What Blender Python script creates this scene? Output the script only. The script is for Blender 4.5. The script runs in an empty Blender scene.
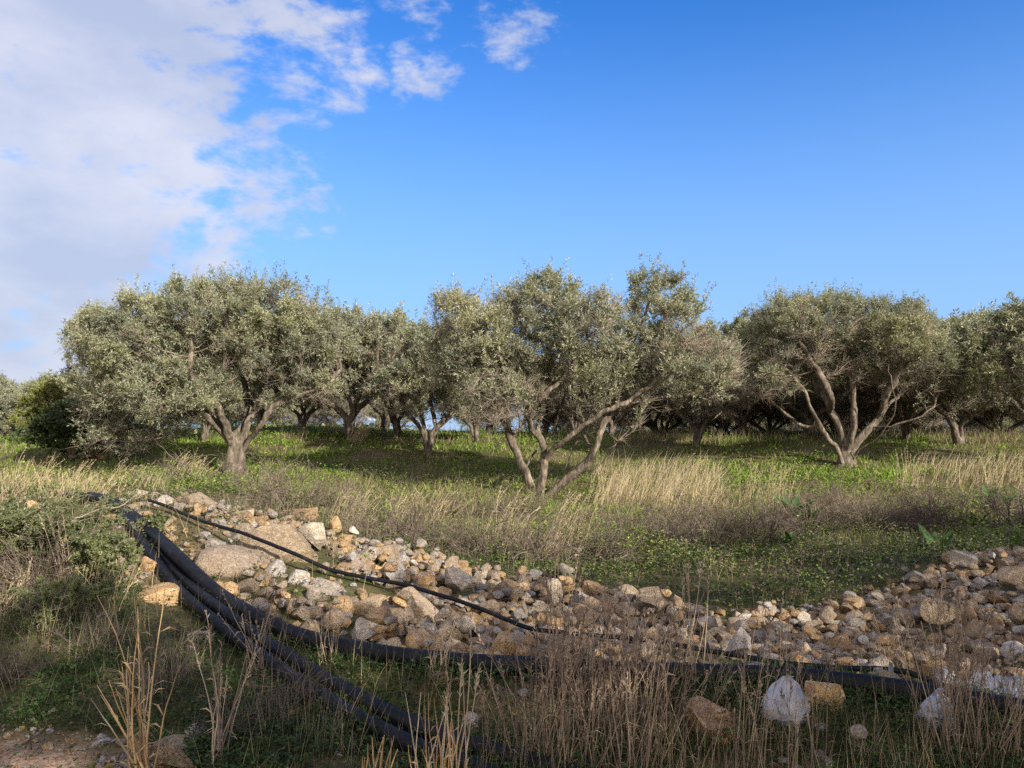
import bpy, math, random
import numpy as np
from mathutils import Vector, Matrix
R = math.radians
rng = np.random.default_rng(11)
random.seed(11)
scene = bpy.context.scene
col = scene.collection

# ------------------------------------------------------------------ camera, sky, sun, exposure
CAM_H, FPX, HOR = 1.60, 769.0, 428.0
cam = bpy.data.cameras.new('camera')
cam.sensor_fit = 'HORIZONTAL'; cam.sensor_width = 36.0
cam.lens = FPX * 36.0 / 1024.0
cam.clip_start = 0.05; cam.clip_end = 6000
cam_ob = bpy.data.objects.new('camera', cam); col.objects.link(cam_ob)
cam_ob.location = (0, 0, CAM_H)
cam_ob.rotation_euler = (R(90) + math.atan((HOR - 384) / FPX), 0, 0)
scene.camera = cam_ob

SUN_AZ, SUN_EL = R(139), R(25)
sun_dir = Vector((math.cos(SUN_EL) * math.sin(SUN_AZ), math.cos(SUN_EL) * math.cos(SUN_AZ), math.sin(SUN_EL)))
sl = bpy.data.lights.new('sun', 'SUN'); sl.energy = 5.0; sl.angle = R(0.55); sl.color = (1.0, 0.885, 0.73)
sun = bpy.data.objects.new('sun', sl); col.objects.link(sun)
sun.rotation_euler = sun_dir.to_track_quat('Z', 'Y').to_euler()
sun.location = (20, -20, 20)

PITCH = math.atan((HOR - 384) / FPX)
def pdir(px, py):                       # world direction of a view ray, used to place clouds in the sky
    x, z = (px - 512) / FPX, (384 - py) / FPX
    v = Vector((x, math.cos(PITCH) - z * math.sin(PITCH), math.sin(PITCH) + z * math.cos(PITCH)))
    return v.normalized()

world = bpy.data.worlds.new('World'); scene.world = world; world.use_nodes = True
def build_world():
    nt = world.node_tree; N = nt.nodes; L = nt.links
    for n in list(N): N.remove(n)
    out = N.new('ShaderNodeOutputWorld'); bg = N.new('ShaderNodeBackground'); L.new(bg.outputs[0], out.inputs[0])
    sk = N.new('ShaderNodeTexSky'); sk.sky_type = 'NISHITA'; sk.sun_disc = False
    sk.sun_elevation = SUN_EL; sk.sun_rotation = SUN_AZ; sk.air_density = 1.0; sk.dust_density = 0.0; sk.ozone_density = 3.5; sk.altitude = 600
    bg.inputs[1].default_value = 0.15
    tc = N.new('ShaderNodeTexCoord')
    def math_(op, a, b=None, c=None, clamp=False):
        m = N.new('ShaderNodeMath'); m.operation = op; m.use_clamp = clamp
        for i, v in enumerate((a, b, c)):
            if v is None: continue
            if isinstance(v, (int, float)): m.inputs[i].default_value = v
            else: L.new(v, m.inputs[i])
        return m.outputs[0]
    # warp the lookup direction a little so that cloud edges are ragged
    mp = N.new('ShaderNodeMapping'); mp.inputs['Scale'].default_value = (1.0, 1.0, 1.9); L.new(tc.outputs['Generated'], mp.inputs[0])
    n1 = N.new('ShaderNodeTexNoise'); n1.inputs['Scale'].default_value = 6.0; n1.inputs['Detail'].default_value = 9; n1.inputs['Roughness'].default_value = 0.63; n1.inputs['Distortion'].default_value = 0.25
    L.new(mp.outputs[0], n1.inputs['Vector'])
    n2 = N.new('ShaderNodeTexNoise'); n2.inputs['Scale'].default_value = 4.5; n2.inputs['Detail'].default_value = 8; n2.inputs['Roughness'].default_value = 0.58
    L.new(mp.outputs[0], n2.inputs['Vector'])
    # cloud banks: soft caps round directions in the sky (direction, radius, strength)
    caps = [((-60, 120), 0.40, 1.0), ((70, 200), 0.22, 0.75), ((160, 20), 0.24, 0.75), ((150, 215), 0.17, 0.7), ((0, 250), 0.26, 0.9), ((10, 350), 0.20, 0.85), ((110, 330), 0.11, 0.5), ((60, 380), .12, .5),
            ((520, 4), 0.085, 0.52), ((335, 95), 0.045, 0.40), ((362, 88), 0.045, 0.36), ((440, 66), 0.05, 0.27), ((410, 76), .04, .3), ((355, 28), 0.05, 0.36), ((430, -15), 0.08, 0.33), ((312, 204), .03, .4), ((262, 190), 0.08, 0.40), ((215, 100), 0.11, 0.42), ((320, 205), 0.035, 0.3),
            ((460, 425), 0.07, 0.4), ((-500, 300), 0.6, 0.9), ((200, -400), 0.35, 0.6)]
    nw = N.new('ShaderNodeTexNoise'); nw.inputs['Scale'].default_value = 7.0; nw.inputs['Detail'].default_value = 7; nw.inputs['Roughness'].default_value = .6; L.new(mp.outputs[0], nw.inputs['Vector'])
    vs_ = N.new('ShaderNodeVectorMath'); vs_.operation = 'SUBTRACT'; L.new(nw.outputs['Color'], vs_.inputs[0]); vs_.inputs[1].default_value = (.5, .5, .5)
    vk = N.new('ShaderNodeVectorMath'); vk.operation = 'SCALE'; L.new(vs_.outputs[0], vk.inputs[0]); vk.inputs['Scale'].default_value = .14
    va_ = N.new('ShaderNodeVectorMath'); va_.operation = 'ADD'; L.new(tc.outputs['Generated'], va_.inputs[0]); L.new(vk.outputs[0], va_.inputs[1])
    acc = None
    for (p, r, s) in caps + [(Vector(v).normalized(), r, 1.0) for v, r in (((-.2, -1, .35), .75), ((.9, -.5, .5), .6), ((-1, -.5, .4), .7), ((0, -.5, 1), .75), ((.1, -.9, .1), .6), ((-.8, .1, .9), .45))]:  # second list: unseen clouds overhead and behind, added as ambient fill
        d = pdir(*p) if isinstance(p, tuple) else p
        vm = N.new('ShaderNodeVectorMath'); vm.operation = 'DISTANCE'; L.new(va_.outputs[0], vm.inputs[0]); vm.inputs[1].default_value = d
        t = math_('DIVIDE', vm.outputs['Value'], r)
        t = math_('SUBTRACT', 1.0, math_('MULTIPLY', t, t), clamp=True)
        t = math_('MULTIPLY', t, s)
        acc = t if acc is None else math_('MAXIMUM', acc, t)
    n4 = N.new('ShaderNodeTexNoise'); n4.inputs['Scale'].default_value = 20.0; n4.inputs['Detail'].default_value = 6; n4.inputs['Roughness'].default_value = 0.6; L.new(mp.outputs[0], n4.inputs['Vector'])
    m = math_('ADD', acc, math_('MULTIPLY', math_('SUBTRACT', n1.outputs['Fac'], 0.5), 2.1))
    m = math_('ADD', m, math_('MULTIPLY', math_('SUBTRACT', n4.outputs['Fac'], 0.5), 1.3))
    mr = N.new('ShaderNodeMapRange'); mr.interpolation_type = 'SMOOTHSTEP'
    mr.inputs['From Min'].default_value = 0.16; mr.inputs['From Max'].default_value = 0.74; L.new(m, mr.inputs['Value'])
    gate = N.new('ShaderNodeMapRange'); gate.inputs['From Min'].default_value = 0.0; gate.inputs['From Max'].default_value = 0.12; L.new(acc, gate.inputs['Value'])
    mask = math_('MULTIPLY', math_('MULTIPLY', mr.outputs[0], gate.outputs[0]), 0.86)
    cr = N.new('ShaderNodeValToRGB'); L.new(n2.outputs['Fac'], cr.inputs[0])
    cr.color_ramp.elements[0].position = 0.35; cr.color_ramp.elements[0].color = (2.0, 2.2, 2.8, 1)
    cr.color_ramp.elements[1].position = 0.64; cr.color_ramp.elements[1].color = (2.95, 2.95, 3.25, 1)
    mx = N.new('ShaderNodeMix'); mx.data_type = 'RGBA'; L.new(mask, mx.inputs[0])
    hs = N.new('ShaderNodeHueSaturation'); hs.inputs['Saturation'].default_value = 1.3; hs.inputs['Hue'].default_value = .512; hs.inputs['Value'].default_value = .92; L.new(sk.outputs[0], hs.inputs['Color'])
    sx = N.new('ShaderNodeSeparateXYZ'); L.new(tc.outputs['Generated'], sx.inputs[0])
    hz = N.new('ShaderNodeMapRange'); hz.interpolation_type = 'SMOOTHSTEP'; hz.inputs['From Min'].default_value = 0.55; hz.inputs['From Max'].default_value = 0.0; hz.inputs['To Max'].default_value = .95; L.new(sx.outputs['Z'], hz.inputs['Value'])
    m0 = N.new('ShaderNodeMix'); m0.data_type = 'RGBA'; L.new(hz.outputs[0], m0.inputs[0]); L.new(hs.outputs[0], m0.inputs[6]); m0.inputs[7].default_value = (1.22, 2.08, 3.5, 1)
    L.new(m0.outputs[2], mx.inputs[6]); L.new(cr.outputs[0], mx.inputs[7])
    # added fill clouds behind the viewer, brightened and warmed to lift the ambient light
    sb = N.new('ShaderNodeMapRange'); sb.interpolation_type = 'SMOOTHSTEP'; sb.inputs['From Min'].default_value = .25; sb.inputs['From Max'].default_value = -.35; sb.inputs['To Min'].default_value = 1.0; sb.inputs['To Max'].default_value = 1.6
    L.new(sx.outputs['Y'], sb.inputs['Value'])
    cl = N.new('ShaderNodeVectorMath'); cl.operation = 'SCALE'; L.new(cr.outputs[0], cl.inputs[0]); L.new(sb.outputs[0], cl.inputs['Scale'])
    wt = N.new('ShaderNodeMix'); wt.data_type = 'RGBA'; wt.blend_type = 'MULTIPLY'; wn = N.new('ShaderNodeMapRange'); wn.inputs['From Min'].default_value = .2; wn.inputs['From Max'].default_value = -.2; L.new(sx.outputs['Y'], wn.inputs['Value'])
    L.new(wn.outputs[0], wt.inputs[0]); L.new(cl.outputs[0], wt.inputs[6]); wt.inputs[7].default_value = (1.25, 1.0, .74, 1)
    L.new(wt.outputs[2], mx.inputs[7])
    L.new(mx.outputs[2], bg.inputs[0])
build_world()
vs = scene.view_settings
vs.view_transform = 'Standard'; vs.look = 'None'; vs.gamma = 1.0; vs.use_curve_mapping = False; vs.exposure = 0.86
scene.render.engine = 'CYCLES'
cy = scene.cycles
cy.max_bounces = 5; cy.diffuse_bounces = 3; cy.glossy_bounces = 2; cy.transmission_bounces = 3; cy.transparent_max_bounces = 4
cy.sample_clamp_indirect = 4.0; cy.caustics_reflective = False; cy.caustics_refractive = False
cy.use_adaptive_sampling = False
cy.use_denoising = False; cy.denoiser = 'OPENIMAGEDENOISE'; cy.denoising_input_passes = 'RGB_ALBEDO_NORMAL'

# ------------------------------------------------------------------ helpers
def tag(o, label=None, cat=None, group=None, kind=None):
    if label: o['label'] = label
    if cat: o['category'] = cat
    if group: o['group'] = group
    if kind: o['kind'] = kind
    return o
def empty(name, loc=(0, 0, 0), rz=0.0):
    o = bpy.data.objects.new(name, None); col.objects.link(o); o.location = loc; o.rotation_euler = (0, 0, rz); o.empty_display_size = 0.2
    return o
def copy_tree(o, parent=None):
    c = o.copy(); col.objects.link(c); c.parent = parent
    for ch in list(o.children): copy_tree(ch, c)
    return c
def mesh_np(name, V, F, mat, parent=None, smooth=False, colors=None, link=True, matidx=None):
    """V (n,3); F (m,k) int array with one k, or a list of such arrays."""
    Fs = F if isinstance(F, list) else [F]
    Fs = [f for f in Fs if len(f)]
    me = bpy.data.meshes.new(name)
    V = np.asarray(V, dtype=np.float32)
    me.vertices.add(len(V)); me.vertices.foreach_set('co', V.ravel())
    loops = np.concatenate([f.ravel() for f in Fs]).astype(np.int32)
    tot = np.concatenate([np.full(len(f), f.shape[1], dtype=np.int32) for f in Fs])
    start = np.concatenate([[0], np.cumsum(tot)[:-1]]).astype(np.int32)
    me.loops.add(len(loops)); me.loops.foreach_set('vertex_index', loops)
    me.polygons.add(len(tot)); me.polygons.foreach_set('loop_start', start)
    me.polygons.foreach_set('use_smooth', np.full(len(tot), bool(smooth)))
    mats = mat if isinstance(mat, list) else [mat]
    for m in mats: me.materials.append(m)
    if matidx is not None: me.polygons.foreach_set('material_index', np.asarray(matidx, dtype=np.int32))
    if colors is not None:
        ca = me.color_attributes.new('tint', 'FLOAT_COLOR', 'POINT')
        c4 = np.ones((len(V), 4), dtype=np.float32); c4[:, :3] = colors
        ca.data.foreach_set('color', c4.ravel())
    me.update(calc_edges=True)
    o = bpy.data.objects.new(name, me)
    if link: col.objects.link(o)
    if parent: o.parent = parent
    return o
def at(px, py, Y):                      # a point seen in the photograph at depth Y, in world coordinates
    return Vector(((px - 512) / FPX * Y, Y, CAM_H - (py - HOR) / FPX * Y))
def vnoise(x, y, s=1.0, seed=0):
    x = np.asarray(x, float) / s; y = np.asarray(y, float) / s
    xi = np.floor(x).astype(np.int64); yi = np.floor(y).astype(np.int64); fx = x - xi; fy = y - yi
    fx = fx * fx * (3 - 2 * fx); fy = fy * fy * (3 - 2 * fy)
    def h(a, b):
        n = (a * 374761393 + b * 668265263 + seed * 1442695041) & 0x7fffffff
        n = ((n ^ (n >> 13)) * 1274126177) & 0x7fffffff
        return ((n ^ (n >> 16)) & 0xffff) / 65535.0
    return (h(xi, yi) * (1 - fx) + h(xi + 1, yi) * fx) * (1 - fy) + (h(xi, yi + 1) * (1 - fx) + h(xi + 1, yi + 1) * fx) * fy
def fbm(x, y, s=1.0, seed=0):
    return (vnoise(x, y, s, seed) + .5 * vnoise(x, y, s * .47, seed + 5) + .25 * vnoise(x, y, s * .21, seed + 9)) / 1.75
def sstep(a, b, x):
    t = np.clip((np.asarray(x, float) - a) / (b - a), 0, 1); return t * t * (3 - 2 * t)

# ------------------------------------------------------------------ materials
def new_mat(name, rough=0.8, spec=0.3):
    m = bpy.data.materials.new(name); m.use_nodes = True
    nt = m.node_tree; b = nt.nodes['Principled BSDF']
    b.inputs['Roughness'].default_value = rough; b.inputs['Specular IOR Level'].default_value = spec
    return m, nt, b
def ramp(nt, fac, stops):
    r = nt.nodes.new('ShaderNodeValToRGB'); e = r.color_ramp.elements
    while len(e) < len(stops): e.new(0.5)
    for i, (p, c) in enumerate(stops): e[i].position = p; e[i].color = (*c, 1)
    nt.links.new(fac, r.inputs[0]); return r.outputs[0]
def noise(nt, vec, scale, detail=4, rough=.55, dist=0.0):
    n = nt.nodes.new('ShaderNodeTexNoise'); n.inputs['Scale'].default_value = scale; n.inputs['Detail'].default_value = detail
    n.inputs['Roughness'].default_value = rough; n.inputs['Distortion'].default_value = dist
    nt.links.new(vec, n.inputs['Vector']); return n.outputs['Fac']
def mixc(nt, fac, a, b, mode='MIX'):
    m = nt.nodes.new('ShaderNodeMix'); m.data_type = 'RGBA'; m.blend_type = mode
    for i, v in ((0, fac), (6, a), (7, b)):
        if isinstance(v, (int, float)): m.inputs[i].default_value = v
        elif isinstance(v, tuple): m.inputs[i].default_value = (*v, 1)
        else: nt.links.new(v, m.inputs[i])
    return m.outputs[2]
def bump(nt, bsdf, h, strength, dist):
    b = nt.nodes.new('ShaderNodeBump'); b.inputs['Strength'].default_value = strength; b.inputs['Distance'].default_value = dist
    nt.links.new(h, b.inputs['Height']); nt.links.new(b.outputs[0], bsdf.inputs['Normal'])

def ground_mat():
    m, nt, b = new_mat('ground_soil', 0.95, 0.1)
    g = nt.nodes.new('ShaderNodeNewGeometry').outputs['Position']
    n1 = noise(nt, g, 0.35, 5); n2 = noise(nt, g, 3.0, 6); n3 = noise(nt, g, 40, 4)
    c = ramp(nt, n1, [(0.38, (.055, .075, .022)), (0.5, (.10, .095, .045)), (0.62, (.17, .14, .085))])
    d = ramp(nt, n2, [(0.35, (.05, .065, .02)), (0.65, (.18, .14, .09))])
    c = mixc(nt, .45, c, d)
    e = ramp(nt, n3, [(0.3, (.6, .6, .6)), (0.7, (1.25, 1.2, 1.15))])
    c = mixc(nt, 1.0, c, e, 'MULTIPLY')
    # reddish gravel verge close to the road
    at_ = nt.nodes.new('ShaderNodeAttribute'); at_.attribute_name = 'verge'
    gr = ramp(nt, noise(nt, g, 60, 3), [(0.3, (.21, .125, .08)), (0.5, (.35, .235, .155)), (0.7, (.42, .37, .31))])
    c = mixc(nt, at_.outputs['Fac'], c, gr)
    nt.links.new(c, b.inputs['Base Color']); bump(nt, b, n3, .8, .02)
    return m
M_GROUND = ground_mat()

def leaf_mat(name, top, back, jitter=.35, yellow=(.22, .20, .06), trans=.25):
    m, nt, b = new_mat(name, .42, .35)
    geo = nt.nodes.new('ShaderNodeNewGeometry')
    rnd = geo.outputs['Random Per Island']
    lo = tuple(v * (1 - jitter) for v in top); hi = tuple(v * (1 + jitter) for v in top)
    c = ramp(nt, rnd, [(0.0, lo), (0.6, hi), (0.93, hi), (1.0, yellow)])
    c = mixc(nt, geo.outputs['Backfacing'], c, back)
    big = noise(nt, geo.outputs['Position'], .9, 3)
    v = ramp(nt, big, [(0.35, (.72, .76, .8)), (0.65, (1.25, 1.2, 1.05))])
    c = mixc(nt, 1.0, c, v, 'MULTIPLY')
    nt.links.new(c, b.inputs['Base Color'])
    tr = nt.nodes.new('ShaderNodeBsdfTranslucent'); nt.links.new(mixc(nt, 1.0, c, (1.0, 1.1, .5), 'MULTIPLY'), tr.inputs[0])
    mx = nt.nodes.new('ShaderNodeMixShader'); mx.inputs[0].default_value = trans
    nt.links.new(b.outputs[0], mx.inputs[1]); nt.links.new(tr.outputs[0], mx.inputs[2])
    nt.links.new(mx.outputs[0], nt.nodes['Material Output'].inputs[0])
    return m
M_OLIVE = leaf_mat('olive_leaf', (.15, .168, .088), (.37, .39, .315))
M_OLIVE_G = leaf_mat('olive_leaf_grey', (.155, .17, .10), (.38, .395, .325), .4)
M_OLIVE_DRY = leaf_mat('olive_leaf_sparse', (.165, .16, .11), (.31, .305, .25), .4)
M_DARKLEAF = leaf_mat('dark_leaf', (.05, .08, .026), (.09, .12, .05), .4, (.08, .1, .03))
M_YELLOWLEAF = leaf_mat('yellow_leaf', (.15, .17, .045), (.18, .20, .07), .35, (.30, .28, .06))
M_BUSH = leaf_mat('bank_shrub_leaf', (.12, .15, .06), (.18, .20, .11), .4, (.24, .22, .08))
M_SQUILL = leaf_mat('strap_leaf', (.08, .17, .04), (.09, .18, .05), .25, (.14, .18, .05), .2)

def tint_mat(name, rough=.75, trans=.2):
    m, nt, b = new_mat(name, rough, .2)
    a = nt.nodes.new('ShaderNodeAttribute'); a.attribute_name = 'tint'
    nt.links.new(a.outputs['Color'], b.inputs['Base Color'])
    if trans:
        tr = nt.nodes.new('ShaderNodeBsdfTranslucent'); nt.links.new(a.outputs['Color'], tr.inputs[0])
        mx = nt.nodes.new('ShaderNodeMixShader'); mx.inputs[0].default_value = trans
        nt.links.new(b.outputs[0], mx.inputs[1]); nt.links.new(tr.outputs[0], mx.inputs[2])
        nt.links.new(mx.outputs[0], nt.nodes['Material Output'].inputs[0])
    return m
M_BLADE = tint_mat('grass_blade'); M_STEM = tint_mat('dry_stem', .85, 0)

def bark_mat(name, a, b_, c_):
    m, nt, b = new_mat(name, .9, .15)
    g = nt.nodes.new('ShaderNodeNewGeometry').outputs['Position']
    mp = nt.nodes.new('ShaderNodeMapping'); mp.inputs['Scale'].default_value = (1, 1, .35); nt.links.new(g, mp.inputs[0])
    n1 = noise(nt, mp.outputs[0], 14, 6, .65, .4); n2 = noise(nt, g, 3, 3)
    c = ramp(nt, n1, [(0.3, a), (0.5, b_), (0.68, c_)])
    c = mixc(nt, 1.0, c, ramp(nt, n2, [(.35, (.75, .75, .75)), (.65, (1.15, 1.12, 1.08))]), 'MULTIPLY')
    nt.links.new(c, b.inputs['Base Color']); bump(nt, b, n1, .9, .03)
    return m
M_BARK = bark_mat('olive_bark', (.045, .038, .03), (.135, .115, .093), (.30, .265, .22))
M_TWIG = bark_mat('twig_bark', (.20, .165, .13), (.28, .24, .20), (.36, .32, .27))

def rock_mat(name, base, alt, light, warm=.5, bs=1.0):
    m, nt, b = new_mat(name, .88, .25)
    g = nt.nodes.new('ShaderNodeNewGeometry').outputs['Position']
    oi = nt.nodes.new('ShaderNodeObjectInfo')
    n1 = noise(nt, g, 7 * bs, 5, .6, .5); n2 = noise(nt, g, 26 * bs, 6, .65); n3 = noise(nt, g, 90, 4, .7); n4 = noise(nt, g, 3.1, 3)
    c = ramp(nt, n1, [(0.36, base), (0.5, tuple((x + y) / 2 for x, y in zip(base, alt))), (0.64, alt)])
    l = ramp(nt, n2, [(0.50, (0, 0, 0)), (0.60, (1, 1, 1))])
    mu = nt.nodes.new('ShaderNodeMath'); mu.operation = 'MULTIPLY'; mu.inputs[1].default_value = min(1, warm * 1.35); nt.links.new(l, mu.inputs[0])
    c = mixc(nt, mu.outputs[0], c, light)
    dk = ramp(nt, n3, [(0.36, (.42, .38, .34)), (0.5, (1, 1, 1)), (.7, (1.2, 1.18, 1.14))])
    c = mixc(nt, 1.0, c, dk, 'MULTIPLY')
    rv = ramp(nt, oi.outputs['Random'], [(0, (.78, .78, .8)), (1, (1.22, 1.18, 1.12))])
    c = mixc(nt, 1.0, c, rv, 'MULTIPLY')
    nt.links.new(c, b.inputs['Base Color'])
    ad = nt.nodes.new('ShaderNodeMath'); ad.operation = 'ADD'; nt.links.new(n2, ad.inputs[0]); nt.links.new(n3, ad.inputs[1])
    bump(nt, b, ad.outputs[0], 1.0, .018)
    return m
ROCKS = {
    'grey':   rock_mat('rock_grey', (.28, .255, .215), (.38, .34, .28), (.55, .51, .44)),
    'white':  rock_mat('rock_pale', (.37, .35, .325), (.48, .45, .41), (.60, .57, .53), .6),
    'buff':   rock_mat('rock_buff', (.34, .265, .185), (.42, .34, .25), (.52, .46, .38)),
    'ochre':  rock_mat('rock_ochre', (.42, .27, .125), (.53, .37, .19), (.60, .51, .39), .45),
    'rusty':  rock_mat('rock_rusty', (.34, .215, .11), (.47, .32, .17), (.56, .47, .35), .45),
    'brown':  rock_mat('rock_brown', (.27, .21, .14), (.40, .32, .215), (.53, .47, .37), .45),
}
m_, nt_, b_ = new_mat('black_polyethylene', .42, .16); b_.inputs['Base Color'].default_value = (.010, .012, .018, 1)
_g = nt_.nodes.new('ShaderNodeNewGeometry').outputs['Position']
nt_.links.new(ramp(nt_, noise(nt_, _g, 9, 5, .7), [(.4, (.006, .007, .011)), (.6, (.010, .011, .015)), (.74, (.04, .036, .03)), (.85, (.09, .08, .065))]), b_.inputs['Base Color'])
nt_.links.new(ramp(nt_, noise(nt_, _g, 30, 4), [(.3, (.38, .38, .38)), (.7, (.65, .65, .65))]), b_.inputs['Roughness'])
M_PIPE = m_
def flat_mat(name, c, rough=.5, spec=.4, var=0.12, metal=0.0):
    m, nt, b = new_mat(name, rough, spec); b.inputs['Metallic'].default_value = metal
    g = nt.nodes.new('ShaderNodeNewGeometry').outputs['Position']
    nt.links.new(ramp(nt, noise(nt, g, 8, 5), [(.3, tuple(v * (1 - var) for v in c)), (.7, tuple(min(1, v * (1 + var)) for v in c))]), b.inputs['Base Color'])
    return m
M_PLASTIC = flat_mat('white_plastic_sheet', (.37, .40, .45), .45, .35, .45)
M_CARGREY = flat_mat('car_paint_grey', (.10, .11, .13), .3, .5, .04, .3); M_CARBLUE = flat_mat('car_paint_pale_blue', (.16, .25, .42), .3, .5, .04)
M_GLASS = flat_mat('car_glass', (.02, .025, .03), .08, .6, .05); M_TYRE = flat_mat('tyre_rubber', (.02, .02, .02), .8, .2); M_RIM = flat_mat('wheel_rim', (.45, .45, .46), .35, .5, .05, .6)
M_LAMPG = flat_mat('lamp_glass', (.7, .7, .68), .15, .6, .05); M_PLATE = flat_mat('bumper_plastic', (.04, .04, .045), .6, .3)

# ------------------------------------------------------------------ pipe and hose courses (needed to bed them into the bank)
def smooth_path(pts, n=10):
    P = [pts[0] + (pts[0] - pts[1])] + list(pts) + [pts[-1] + (pts[-1] - pts[-2])]
    out = []
    for i in range(1, len(P) - 2):
        for k in range(n):
            t = k / n; a, b, c, d = P[i - 1], P[i], P[i + 1], P[i + 2]
            out.append(0.5 * ((2 * b) + (c - a) * t + (2 * a - 5 * b + 4 * c - d) * t * t + (3 * b - a - 3 * c + d) * t ** 3))
    out.append(P[-2]); return out
PIPES = {
 'A': (.056, [(60, 497, 9.4), (92, 496, 8.9), (118, 504, 8.2), (150, 527, 7.3), (180, 554, 6.5), (226, 594, 5.9), (290, 628, 5.3), (370, 647, 4.9), (450, 657, 4.65), (540, 662, 4.5), (620, 666, 4.4), (700, 669, 4.3), (780, 672, 4.2), (850, 679, 4.1), (930, 690, 4.0), (1000, 702, 3.9), (1100, 718, 3.8), (1300, 745, 3.7)]),
 'B': (.045, [(70, 505, 9.2), (95, 499, 8.8), (121, 506, 8.05), (146, 540, 7.0), (180, 585, 6.1), (228, 625, 5.3), (285, 665, 4.7), (345, 702, 4.2), (415, 737, 3.85), (500, 768, 3.55), (600, 800, 3.35), (800, 850, 3.1)]),
 'C': (.045, [(68, 500, 9.35), (98, 497, 9.0), (125, 506, 8.2), (154, 539, 7.1), (192, 581, 6.2), (242, 619, 5.42), (300, 657, 4.82), (360, 691, 4.33), (434, 725, 3.94), (530, 753, 3.68), (640, 785, 3.45), (840, 830, 3.2)]),
 'D': (.012, [(205, 628, 5.75), (240, 652, 5.2), (285, 690, 4.6), (330, 722, 4.1), (390, 752, 3.8), (450, 785, 3.5)]),
 'E': (.016, [(150, 506, 8.3), (175, 520, 7.95), (205, 541, 7.4), (250, 557, 6.85), (300, 573, 6.5), (340, 584, 6.4), (400, 593, 6.2), (450, 603, 6.0), (500, 617, 5.7), (530, 629, 5.5), (570, 634, 5.4), (640, 639, 5.2), (700, 650, 5.0), (760, 659, 4.8), (850, 670, 4.4), (900, 680, 4.25), (960, 690, 4.1), (1040, 705, 4.0), (1200, 730, 3.9)]),
}
PATH = {k: smooth_path([at(*p) for p in v[1]]) for k, v in PIPES.items()}

# ------------------------------------------------------------------ terrain height
_CX = [-9, -6.5, -4.66, -3.57, -2.0, -1.0, .35, 1.7, 2.6, 3.5, 4.4, 5.3, 8, 12]
_CZ = [.6, .75, .80, .76, .50, .33, .11, -.04, -.03, .06, .24, .30, .3, .3]
_BY = [-200, -3, 3.0, 3.6, 4.5, 9, 13, 16.5, 20, 24, 28, 36, 60, 90, 140, 300, 900, 3000]
_BZ = [0, 0, 0.0, .02, .10, -.03, .02, .14, .48, .90, 1.20, 1.36, 1.15, 1.0, .6, -1.5, -8, -30]
def H0(x, y):
    x = np.asarray(x, float); y = np.asarray(y, float)
    B = np.interp(y, _BY, _BZ)
    C = np.interp(x, _CX, _CZ)
    left = sstep(-1.0, -3.5, x)
    f = sstep(3.9 - .1 * left, 6.9 + 1.4 * sstep(-2.2, -3.9, x), y) * (1 - sstep(7.7 + left * 1.4, 9.6 + left * 3.2, y)); f = np.where((y > 3.6) & (y < 14), f, 0)
    z = B * (1 - f) + C * f
    # left side of the grove is a little higher; far left it falls to the valley; mid left crest
    z = z + .32 * sstep(-1, -5, x) * np.exp(-((y - 14.5) / 4.5) ** 2)
    z = z + .16 * sstep(4, 10, x) * np.exp(-((y - 21) / 6.0) ** 2)
    z = z + .36 * np.exp(-((x + 11) / 5.0) ** 2) * np.exp(-((y - 42) / 16.0) ** 2) + .3 * np.exp(-((x + 16) / 9.0) ** 2) * np.exp(-((y - 62) / 12.0) ** 2)
    z = z - .95 * sstep(-.50, -.66, x / np.maximum(y, 1)) * sstep(22, 55, y)
    z = z + (fbm(x, y, 2.2, 3) - .5) * .16 * sstep(3, 6, y) * (1 - .5 * sstep(30, 60, y)) + (fbm(x, y, .5, 8) - .5) * .05
    return z
_pp = []
for k in 'ABC':
    r = PIPES[k][0]
    for p in PATH[k]: _pp.append((p.x, p.y, p.z - r - .012))
_pp = np.array(_pp)
def H(x, y):
    x = np.asarray(x, float); y = np.asarray(y, float); sh = x.shape
    xf, yf = x.ravel(), y.ravel(); z = H0(xf, yf)
    near = np.where((yf > 2.5) & (yf < 10) & (xf > -7) & (xf < 6))[0]
    for s in range(0, len(near), 20000):
        idx = near[s:s + 20000]
        d2 = (xf[idx, None] - _pp[None, :, 0]) ** 2 + (yf[idx, None] - _pp[None, :, 1]) ** 2
        w = np.exp(-d2 / (2 * .09 ** 2)); tw = w.sum(1)
        zp = (w * _pp[None, :, 2]).sum(1) / np.maximum(tw, 1e-9)
        dm = np.sqrt(d2.min(1)); k = 1 - sstep(.10, .55, dm)
        ok = tw > 1e-12
        z[idx] = np.where(ok, z[idx] * (1 - k) + zp * k, z[idx])
    return z.reshape(sh)
def h1(x, y): return float(H(np.array([x]), np.array([y]))[0])

def axis(a, b, step): return list(np.arange(a, b, step))
xs = axis(-3000, -400, 260) + axis(-400, -60, 20) + axis(-60, -14, 1.6) + axis(-14, -7, .35) + axis(-7, 7, .07) + axis(7, 14, .35) + axis(14, 60, 1.6) + axis(60, 400, 20) + axis(400, 3001, 260)
ys = axis(-2500, -300, 220) + axis(-300, -20, 20) + axis(-20, 2.6, .8) + axis(2.6, 10, .06) + axis(10, 18, .2) + axis(18, 45, .6) + axis(45, 120, 3) + axis(120, 400, 20) + axis(400, 3001, 130)
X, Y = np.meshgrid(np.array(xs), np.array(ys)); Z = H(X, Y)
nx = len(xs); ny = len(ys); idx = np.arange(nx * ny).reshape(ny, nx)
Fq = np.stack([idx[:-1, :-1], idx[:-1, 1:], idx[1:, 1:], idx[1:, :-1]], -1).reshape(-1, 4)
ground = mesh_np('ground', np.stack([X, Y, Z], -1).reshape(-1, 3), Fq, M_GROUND, smooth=True)
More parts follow.
